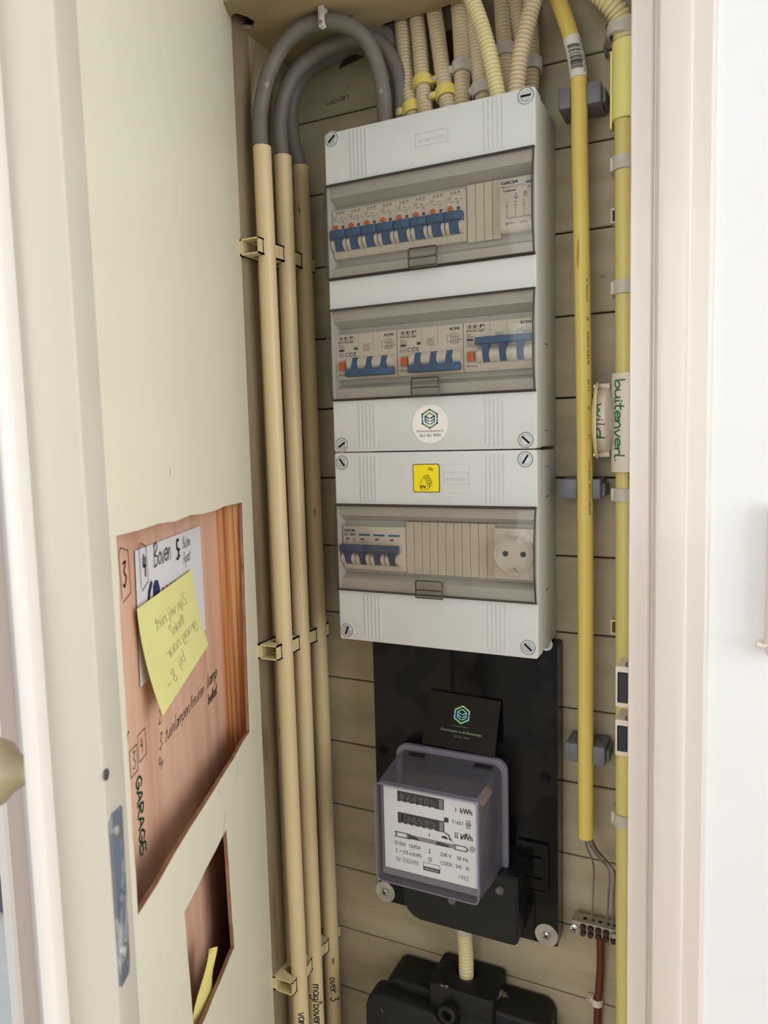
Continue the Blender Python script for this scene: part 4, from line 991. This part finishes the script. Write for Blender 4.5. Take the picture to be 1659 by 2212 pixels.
# ================================================================ FLEXIBLE CONDUITS ABOVE THE BOX
def flex_mesh(P, r, pitch=.0042, n=16, amp=.0021):
    P = resample(P, pitch/8); b = BM(); g = (1, .62, .12, 0, -.05, 0, .12, .62)
    rad = [r-amp*g[k % 8] for k in range(len(P))]
    tube(b, P, rad, n); return b
def flex(pts, r, m_, label, grp='flexible conduits above the fuse box'):
    P = spline([at(*p) for p in pts], 16); o = tag(obj('flexible_conduit', flex_mesh(P, r), m_, smooth=60), label, 'conduit', grp); return P
def ring_clip(P, px_y, r, m_, label, side=1, w_=.011, lug=.9):
    # nearest point of the conduit path to the picture height
    best = min(P, key=lambda p: abs((R1.dot(p-CAM)/fwd.dot(p-CAM))*F+CY-px_y)); i = P.index(best)
    d = (P[min(i+1, len(P)-1)]-P[max(i-1, 0)]).normalized()
    t = thing('conduit_clip', label, 'clip', best)
    b = BM(); lathe(b, [(r+.0004, -w_/2), (r+.0024, -w_/2), (r+.0028, 0), (r+.0024, w_/2), (r+.0004, w_/2)], best, d, 24); obj('band', b, m_, t)
    if side:
        c = best+V((side*(r+.0045), -.003, 0)); b = bbox(c.x-.005, c.x+.005, c.y-.004, c.y+.006, c.z-w_*.32, c.z+w_*.32, .0022, 3); obj('lug', b, m_, t)
        b = BM(); lathe(b, [(.0022, 0), (.0021, .0012), (0, .0016)], (c.x+side*.0012, c.y-.004, c.z), (0, -1, 0), 14); obj('nail', b, steel_m, t)
R_ = .0087
p1 = flex([(894, 262, -.050), (889, 225, -.046), (878, 160, -.040), (871, 80, -.032), (865, 10, -.024), (862, -40, -.020)], R_, flex_m, 'beige corrugated conduit nearest the grey cables')
p2 = flex([(922, 262, -.055), (918, 228, -.052), (911, 150, -.044), (904, 70, -.034), (896, 0, -.026), (892, -50, -.020)], R_, flex_m, 'beige corrugated conduit held by the upper yellow clip')
p3 = flex([(970, 250, -.058), (965, 215, -.054), (954, 140, -.046), (943, 60, -.036), (930, -20, -.026), (925, -60, -.022)], R_, flex_m, 'beige corrugated conduit held by the lower yellow clip')
p4 = flex([(998, 245, -.052), (998, 205, -.050), (998, 130, -.042), (994, 50, -.032), (988, -20, -.024), (986, -60, -.02)], R_*1.02, flex_m, 'beige corrugated conduit with a translucent clip right of the yellow clips')
p5 = flex([(1046, 235, -.046), (1041, 200, -.044), (1032, 140, -.038), (1024, 70, -.030), (1014, 0, -.022), (1010, -50, -.018)], R_*.98, flex_m, 'beige corrugated conduit mostly hidden behind the pale yellow one')
p6 = flex([(1080, 235, -.075), (1073, 195, -.075), (1058, 120, -.075), (1040, 55, -.075), (1020, 0, -.074), (1000, -50, -.072)], R_*.93, flexy_m, 'pale yellow corrugated conduit crossing in front')
p7 = flex([(1098, 230, -.040), (1096, 190, -.038), (1091, 110, -.032), (1086, 40, -.026), (1081, -30, -.020)], R_*.98, flex_m, 'beige corrugated conduit right behind the pale yellow one')
p8 = flex([(1128, 230, -.030), (1130, 150, -.026), (1123, 70, -.024), (1112, 0, -.021), (1106, -50, -.018)], R_*.95, flex_m, 'beige corrugated conduit passing behind the slanted one')
p9 = flex([(1115, 225, -.068), (1117, 180, -.068), (1125, 115, -.068), (1140, 50, -.066), (1155, -5, -.064), (1168, -50, -.062)], R_*.97, flex_m, 'beige corrugated conduit slanting right across the others')
p10 = flex([(1146, 225, -.030), (1147, 180, -.030), (1148, 120, -.026), (1146, 60, -.022), (1142, -30, -.018)], R_*.95, flex_m, 'rightmost short beige corrugated conduit behind the slanted one')
ring_clip(p2, 180, R_, yclip_m, 'upper of two yellow nailed clips on the beige corrugated conduits', 1)
ring_clip(p3, 203, R_, yclip_m, 'lower of two yellow nailed clips on the beige corrugated conduits', -1)
ring_clip(p1, 238, R_, yclip_m, 'yellow clip half hidden behind the top edge of the fuse box', -1, .012)
ring_clip(p4, 150, R_, gclipw_m, 'milky clip with a pointed lug on the fourth corrugated conduit', -1, .013)
ring_clip(p5, 196, R_, gclipw_m, 'milky clip with nail just above the fuse box edge', -1, .013)
ring_clip(p7, 115, R_, gclipw_m, 'milky clip band behind the pale yellow conduit', 0, .013)
ring_clip(p10, 145, R_, gclipw_m, 'milky clip band on the rightmost corrugated conduit', 0, .013)

# ================================================================ YELLOW CONDUIT
YC = -.036; YR = .0082
P = spline([at(*p, YC) for p in ((1178, -60), (1206, 0), (1232, 75), (1247, 140), (1251, 210), (1252, 320), (1256, 520), (1260, 760), (1263, 1000), (1265, 1300), (1265, 1600), (1265, 1808))], 12)
b = BM(); tube(b, P, YR, 24, False); tube(b, P, YR-.0012, 24, False); yc = tag(obj('yellow_conduit', b, ycond_m), 'bright yellow electric conduit running down right of the fuse box', 'pipe')
def cond_print(par, path, r, py, s, h, wd, off, m_):
    best = min(path, key=lambda p: abs((R1.dot(p-CAM)/fwd.dot(p-CAM))*F+CY-py))
    f = cylmap(best.x+.0, best.y, r, best.z, phi_cam(best.x, best.y))
    # follow the lean of the conduit
    def g(u, v):
        q = f(u, v+off); k = min(path, key=lambda p: abs(p.z-q[2])); return (q[0]+k.x-best.x, q[1]+k.y-best.y, q[2])
    b = BM(); ink_text(b, g, s, 0, -h/2, h, wd); obj('conduit_print', b, m_, par)
for py, s, wd in ((605, 'M  Alternuco', .0230), (685, '5/8', .004), (722, 'KEMA-KEUR', .0330), (823, '07 11', .0115), (877, '-0', .005), (937, '2-1', .005), (990, 'VOLLEDIG  RECYCLEBAAR', .0590)):
    cond_print(yc, resample(P, .002), YR, py, s, .0023, wd, .0050, ink_m)
# barcode label wrapped round the conduit
seg = [p for p in resample(P, .0015) if 84 < (R1.dot(p-CAM)/fwd.dot(p-CAM))*F+CY < 172]
b = BM(); tube(b, seg, YR+.0004, 24, False); lb = obj('barcode_label', b, cablelabel_m, yc); lb['label'] = 'white barcode label'
b = BM(); fr = frames(seg); z_ = 4
ph = phi_cam(seg[0].x, seg[0].y)
def lab(i, v):
    i = min(max(i, 0), len(seg)-1); k = int(i); p = seg[k] if k+1 >= len(seg) else seg[k]+(seg[k+1]-seg[k])*(i-k)
    q = ph+v/YR; r = YR+.0007; return (p.x+r*math.sin(q), p.y-r*math.cos(q), p.z)
L_ = len(seg)
i = L_*.22
while i < L_*.80:
    wv = random.choice((.12, .22, .35, .5)); P4 = [(-.0070+.0120*k/6) for k in range(7)]
    for v0, v1 in zip(P4, P4[1:]): face(b, [b.verts.new(lab(i, v0)), b.verts.new(lab(i, v1)), b.verts.new(lab(i+wv, v1)), b.verts.new(lab(i+wv, v0))])
    i += wv+random.choice((.15, .25, .4))
ink_text(b, lambda u, v: lab(u, v), 'CREME 4.00 MTR', L_*.08, .0058, .0020, L_*.8); ink_text(b, lambda u, v: lab(u, v), '8-98 61900', L_*.08, .0090, .0018, L_*.6)
obj('barcode', b, ink_m, lb)
# grey block clips
for (xa, xb, z, w_) in ((.2440, .2865, 2.0045, 'top'), (.2436, .2874, 1.6075, 'middle'), (.2505, .2930, 1.3165, 'bottom')):
    t = thing('block_clip', f'dark grey block clip at the {w_} of the bright yellow conduit', 'clip', ((xa+xb)/2, -.02, z-.011), 'grey block clips of the yellow conduit')
    mid = min(P, key=lambda p: abs(p.z-z)).x
    for x0, x1 in ((xa, mid-YR+.0004), (mid+YR-.0004, xb)):
        b = bbox(x0, x1, -.040, -.001, z-.0105, z+.0105, .0016, 2); obj('jaw', b, gblock_m, t)
    b = bbox(xa+.002, xb-.002, -.0265, -.0012, z-.0095, z+.0095, .001, 1); obj('bridge', b, gblock_m, t)
    b = bbox(xb-.0004, xb+.0035, -.033, -.006, z-.0085, z+.0055, .001, 1); obj('catch', b, gblock_m, t)

# wires out of the yellow conduit to the terminal bar
TB = [(.2530, 1.1075), (.3150, 1.1085)]
for k, pts in enumerate((((1262, 1795, -.036), (1268, 1830, -.034), (1282, 1870, -.030), (1281, 1930, -.024), (1279, 1992, -.022)), ((1266, 1795, -.037), (1276, 1828, -.036), (1298, 1858, -.034), (1315, 1882, -.030), (1314, 1940, -.025), (1310, 2000, -.022)), ((1270, 1795, -.036), (1283, 1830, -.035), (1306, 1858, -.032), (1326, 1885, -.029), (1325, 1940, -.026), (1323, 2003, -.022)), ((1272, 1795, -.033), (1290, 1835, -.031), (1312, 1862, -.028), (1331, 1892, -.026), (1332, 1950, -.024), (1331, 2006, -.022)))):
    b = BM(); tube(b, spline([at(*p) for p in pts], 8), .0011, 8)
    tag(obj('earth_wire', b, wire_m), ('leftmost of four bare grey earth wires above the terminal bar', 'second from left of four bare grey earth wires above the terminal bar', 'third from left of four bare grey earth wires above the terminal bar', 'rightmost of four bare grey earth wires above the terminal bar')[k], 'wire', 'earth wires')
t = thing('terminal_bar', 'metal earth terminal bar with rows of rusty screws', 'terminal', (.284, -.018, 1.098))
b = bbox(.2545, .3200, -.0275, -.009, 1.0990, 1.1120, .0008, 1); obj('bar', b, brass_m, t)
for i in range(6):
    x = .2680+i*.0084
    b = BM(); lathe(b, [(.0022, 0), (.0020, .0004), (0, .0001)], (x+.0005, -.0185, 1.1120), (0, 0, 1), 14); obj('wire_hole', b, dark_m, t)
    for z in (1.1080, 1.1010):
        b = BM(); lathe(b, [(.0034, 0), (.0034, .0030), (.0030, .0040), (.0, .0040)], (x, -.0275, z), (0, -1, 0), 12); s_ = obj('terminal_screw', b, steel_m if i > 3 and z > 1.105 else rust_m, t)
b = BM(); lathe(b, [(.0055, 0), (.0052, .0016), (.003, .0028), (0, .003)], (.2580, -.0275, 1.1030), (0, -1, 0), 20); s_ = obj('mounting_screw', b, steel_m, t)
b = BM(); f = planeY(.2580, 1.1030, -.0307); ink_line(b, f, [(-.0026, -.001), (.0026, .001)], .0009); ink_line(b, f, [(-.001, .0026), (.001, -.0026)], .0009); obj('cross_slot', b, dark_m, s_)
b = BM(); Pb = spline([at(*p) for p in ((1296, 1996, -.019), (1297, 2040, -.017), (1297, 2090, -.010), (1293, 2150, -.008), (1290, 2220, -.008), (1286, 2400, -.008))], 10); tube(b, Pb, .0044, 14); bw = tag(obj('brown_wire', b, brown_m), 'thick brown earth wire leaving the terminal bar downwards', 'wire')
t = thing('cable_clip', 'white nailed clip on the thick brown wire', 'clip', at(1290, 2166, -.008))
c = at(1290, 2163, -.008); b = BM(); lathe(b, [(.0048, -.004), (.0064, -.0038), (.0066, 0), (.0064, .0038), (.0048, .004)], c, (0, 0, 1), 20); obj('band', b, pvcw_m, t)
b = bbox(c.x-.0125, c.x-.004, -.0100, -.0005, c.z-.0030, c.z+.0030, .0018, 2); obj('lug', b, pvcw_m, t)
b = BM(); lathe(b, [(.0026, 0), (.0024, .0012), (0, .0015)], (c.x-.0100, -.0100, c.z+.0004), (0, -1, 0), 14); obj('nail', b, steel_m, t)

# conduit under the meter
P = spline([V((.1268, -.0335, 1.12)), V((.1268, -.0325, 1.06)), V((.1275, -.031, 1.03)), V((.1275, -.030, .975))], 16)
tag(obj('flexible_conduit', flex_mesh(P, .0092, .0046), flexy_m, smooth=70), 'short cream corrugated conduit between the meter and the main fuse housing', 'conduit')
b = BM(); lathe(b, [(.0098, .0), (.0104, .001), (.0104, .018), (.0098, .019)], (.1268, -.0330, 1.0650), (0, 0, 1), 24)
tag(obj('conduit_collar', b, gclipw_m), 'milky collar on the conduit directly under the meter', 'collar')

# ================================================================ RIGHT CONDUIT WITH SLEEVE, CLIPS, JUNCTION BOX
C2 = -.032; R2 = .0092
X2 = lambda z: .3100+(1.70-z)*.0058-max(0, z-1.80)*.004
b = BM(); tube(b, [V((X2(z), C2, z)) for z in [.80+1.18*k/30 for k in range(31)]], R2, 24); pc2 = tag(obj('pale_conduit', b, ycond2_m), 'pale yellow conduit along the right frame', 'pipe')
path2 = [V((X2(z), C2, z)) for z in [.80+.001*k for k in range(1180)]]
cond_print(pc2, path2, R2, 1018, '26030', .0028, .0200, .0045, ink_m); cond_print(pc2, path2, R2, 1085, 'PIPELIFE  POLVA 5/8', .0032, .0800, .0055, ink_m)
zt = at(1341, 95, C2).z; zb = at(1341, 262, C2).z
b = BM(); lathe(b, [(R2+.0002, 0), (R2+.0035, 0), (R2+.0035, zt-zb), (R2+.0002, zt-zb)], (X2(zb)+.001, C2, zb), (0, 0, 1), 28); box(b, X2(zb)-R2-.0040, X2(zb)-R2-.0022, C2-.002, C2+.010, zb-.006, zt-.006)
tag(obj('sleeve', b, ysleeve_m), 'bright lemon sleeve joining the flexible piece to the right conduit', 'sleeve')
Pf = spline([at(*p) for p in ((1349, 120, C2), (1347, 75, C2-.002), (1338, 35, C2-.006), (1312, 0, C2-.012), (1280, -30, C2-.014), (1240, -70, C2-.012))], 16)
tag(obj('flexible_conduit', flex_mesh(Pf, .0105, .0048), flexy_m, smooth=70), 'cream corrugated bend in the upper right corner by the frame', 'conduit')
c = at(1344, 62, C2); b = BM(); lathe(b, [(.0112, -.008), (.0140, -.007), (.0150, 0), (.0135, .007), (.0112, .008)], c, (.12, 0, 1), 24)
tag(obj('conduit_clip', b, gclipw_m), 'milky saddle around the corrugated bend in the upper right corner', 'clip')
b = BM()
q = at(1311, 55, -.004); tube(b, spline([q, q+V((.002, -.006, -.012)), q+V((-.001, -.004, -.022)), q+V((.001, -.006, -.034))], 6), .0016, 6); tag(obj('wire_scrap', b, wire_m), 'frayed bit of foil wire hanging beside the bend', 'wire')
for py, wrd in ((355, 'uppermost milky clip on the pale conduit below the lemon sleeve'), (622, 'second milky clip on the pale conduit above the junction box'), (1068, 'milky clip on the pale conduit just under the junction box'), (1766, 'lowest milky clip on the pale conduit')):
    z = at(1341, py, C2).z; x = X2(z); t = thing('conduit_clip', wrd, 'clip', (x, C2, z), 'milky clips of the pale conduit')
    b = BM(); lathe(b, [(R2+.0002, -.0068), (R2+.0026, -.0066), (R2+.0020, -.0020), (R2+.0020, .0020), (R2+.0026, .0066), (R2+.0002, .0068)], (x, C2, z), (0, 0, 1), 24); obj('band', b, gclipw_m, t)
    b = bbox(x-R2-.0042, x-R2+.003, C2-.004, -.001, z-.0068, z+.0068, .0012, 2); obj('foot', b, gclipw_m, t)
# small square saddle ends behind the conduit
for px, py, s, m_, l in ((1327, 1353, .0080, clip_m, 'small square cream saddle end peeping out beside the pale conduit'), (1328, 468, .0075, gclipw_m, 'small milky saddle end peeping out beside the pale conduit')):
    c = at(px, py, -.012); b = BM(); plate(b, rrect(c.x-.0035, c.x+.010, c.z-s, c.z+s, .0006, 2), [rrect(c.x-.0018, c.x+.009, c.z-s+.002, c.z+s-.002, .0004, 2)], lambda u, v: (u, -.016, v), lambda u, v: (u, -.001, v))
    tag(obj('saddle_end', b, m_), l, 'clip')
# junction box
zt, zb = 1.7260, 1.6255; zm = (zt+zb)/2; xs = X2(zm); RS = .0162
t = thing('junction_box', 'white round junction box with lid ajar and green handwriting on the pale conduit', 'junction box', (xs, C2, zb))
b = BM(); lathe(b, [(R2+.0002, zb-zm), (RS, zb-zm), (RS, zt-zm), (R2+.0002, zt-zm)], (xs+.003, C2, zm), (0, 0, 1), 32); obj('sleeve_body', b, pvcw_m, t)
RB = .0330
b = BM(); lathe(b, [(.012, -.006), (RB*.72, -.0015), (RB*.94, 0), (RB, .002), (RB, .0115), (RB-.0015, .0115), (RB-.0015, .003)], (.2968, C2, zm+.003), (-1, 0, 0), 40); bowl = obj('bowl', b, pvcw_m, t)
b = BM(); lathe(b, [(RB+.0065, 0), (RB+.0065, .0016), (RB+.004, .0034), (RB*.5, .0062), (0, .0070)], (.2845, C2-.002, zm+.003), (-1, -.10, 0), 44); lathe(b, [(RB+.0065, 0), (0, .002)], (.2845, C2-.002, zm+.003), (-1, -.10, 0), 44); obj('lid', b, flexy_m, t)
b = BM(); tube(b, [(.2875, C2-.002, zm-.012), (.2862, C2-.014, zm), (.2875, C2-.022, zm+.012)], .0018, 8); obj('inner_wire', b, ycond_m, t)
for s in (-1, 1):
    b = BM(); tube(b, [(.2960, C2-.004, zm+.003+s*(RB+.0020)), (.2840, C2-.004, zm+.003+s*(RB+.0020))], .0030, 10); obj('screw_post', b, pvcw_m, t)
    b = BM(); lathe(b, [(.0030, 0), (.0028, .0016), (0, .002)], (.2815, C2-.005, zm+.003+s*(RB+.0025)), (-1, -.1, 0), 12); obj('lid_screw', b, steel_m, t)
b = BM(); fm = cylmap(xs+.003, C2, RS, zt-.006, phi_cam(xs, C2)-.55); hand(b, fm, 'buitenverl.', 0, -.0050, .0108, .0016, 1.88, slant=0)
def fb(u, v):
    z = zm+.030-u; dz = z-zm-.003; return (.2863+v, C2-math.sqrt(max(1e-8, (RB+.0006)**2-dz*dz)), z)
hand(b, fb, 'wild', .010, .0005, .0080, .0013, 2.9, slant=0)
obj('green_handwriting', b, gmarker_m, t)
# magnetic catches on the frame
for z0, z1, l in ((1.4047, 1.4424, 'upper'), (1.3563, 1.3896, 'lower')):
    t = thing('magnet_catch', f'{l} of two white magnetic catches with black magnets on the right frame', 'catch', (.321, -.1, z0), 'magnetic catches')
    b = BM(); plate(b, rrect(.3148, .3275, z0-.001, z1+.001, .0012, 3), [rrect(.3168, .3262, z0+.003, z1-.0045, .0006, 2)], lambda u, v: (u, -.1165, v), lambda u, v: (u, -.085, v)); obj('housing', b, pvcw_m, t)
    b = bbox(.3172, .3258, -.1175, -.09, z0+.0034, z1-.0050, .0006, 1); obj('magnet', b, magnet_m, t)
    b = BM(); box(b, .3164, .3168, -.1178, -.09, z0+.003, z1-.005); box(b, .3262, .3266, -.1178, -.09, z0+.003, z1-.005); obj('pole_plate', b, steel_m, t)
    b = BM(); c = (.3262, -.1168, z1+.0035); lathe(b, [(.0026, 0), (.0022, .0008), (.0014, .0002), (0, .0002)], c, (0, -1, 0), 14); obj('fixing_loop', b, lead_m, t)
# hinge barrel on the white wall at the right edge
t = thing('hinge_barrel', 'cream painted hinge barrel with ringed top at the right edge of the wall', 'hinge', (.446, -.146, 1.474))
b = BM(); lathe(b, [(.0, 0), (.0045, .0015), (.0062, .005), (.0068, .011), (.0068, .078), (.0060, .0790), (.0068, .0800), (.0068, .090), (.0060, .0912), (.0068, .0924), (.0068, .101), (.0060, .1022), (.0068, .1034), (.0068, .1120), (.0060, .1132), (.0068, .1144), (.0066, .123), (.0050, .1285), (0, .1300)], (.4465, -.1475, 1.4745), (0, 0, 1), 28); obj('barrel', b, pvcw_m, t)
b = bbox(.4470, .470, -.1445, -.1400, 1.480, 1.598, .001, 1); obj('leaf', b, pvcw_m, t)
b = BM(); tube(b, [V((.4450, -.150, 1.4870)), V((.4390, -.152, 1.4850)), V((.4335, -.153, 1.4865))], [.0022, .0019, .0026], 10); obj('pin_lever', b, pvcw_m, t)
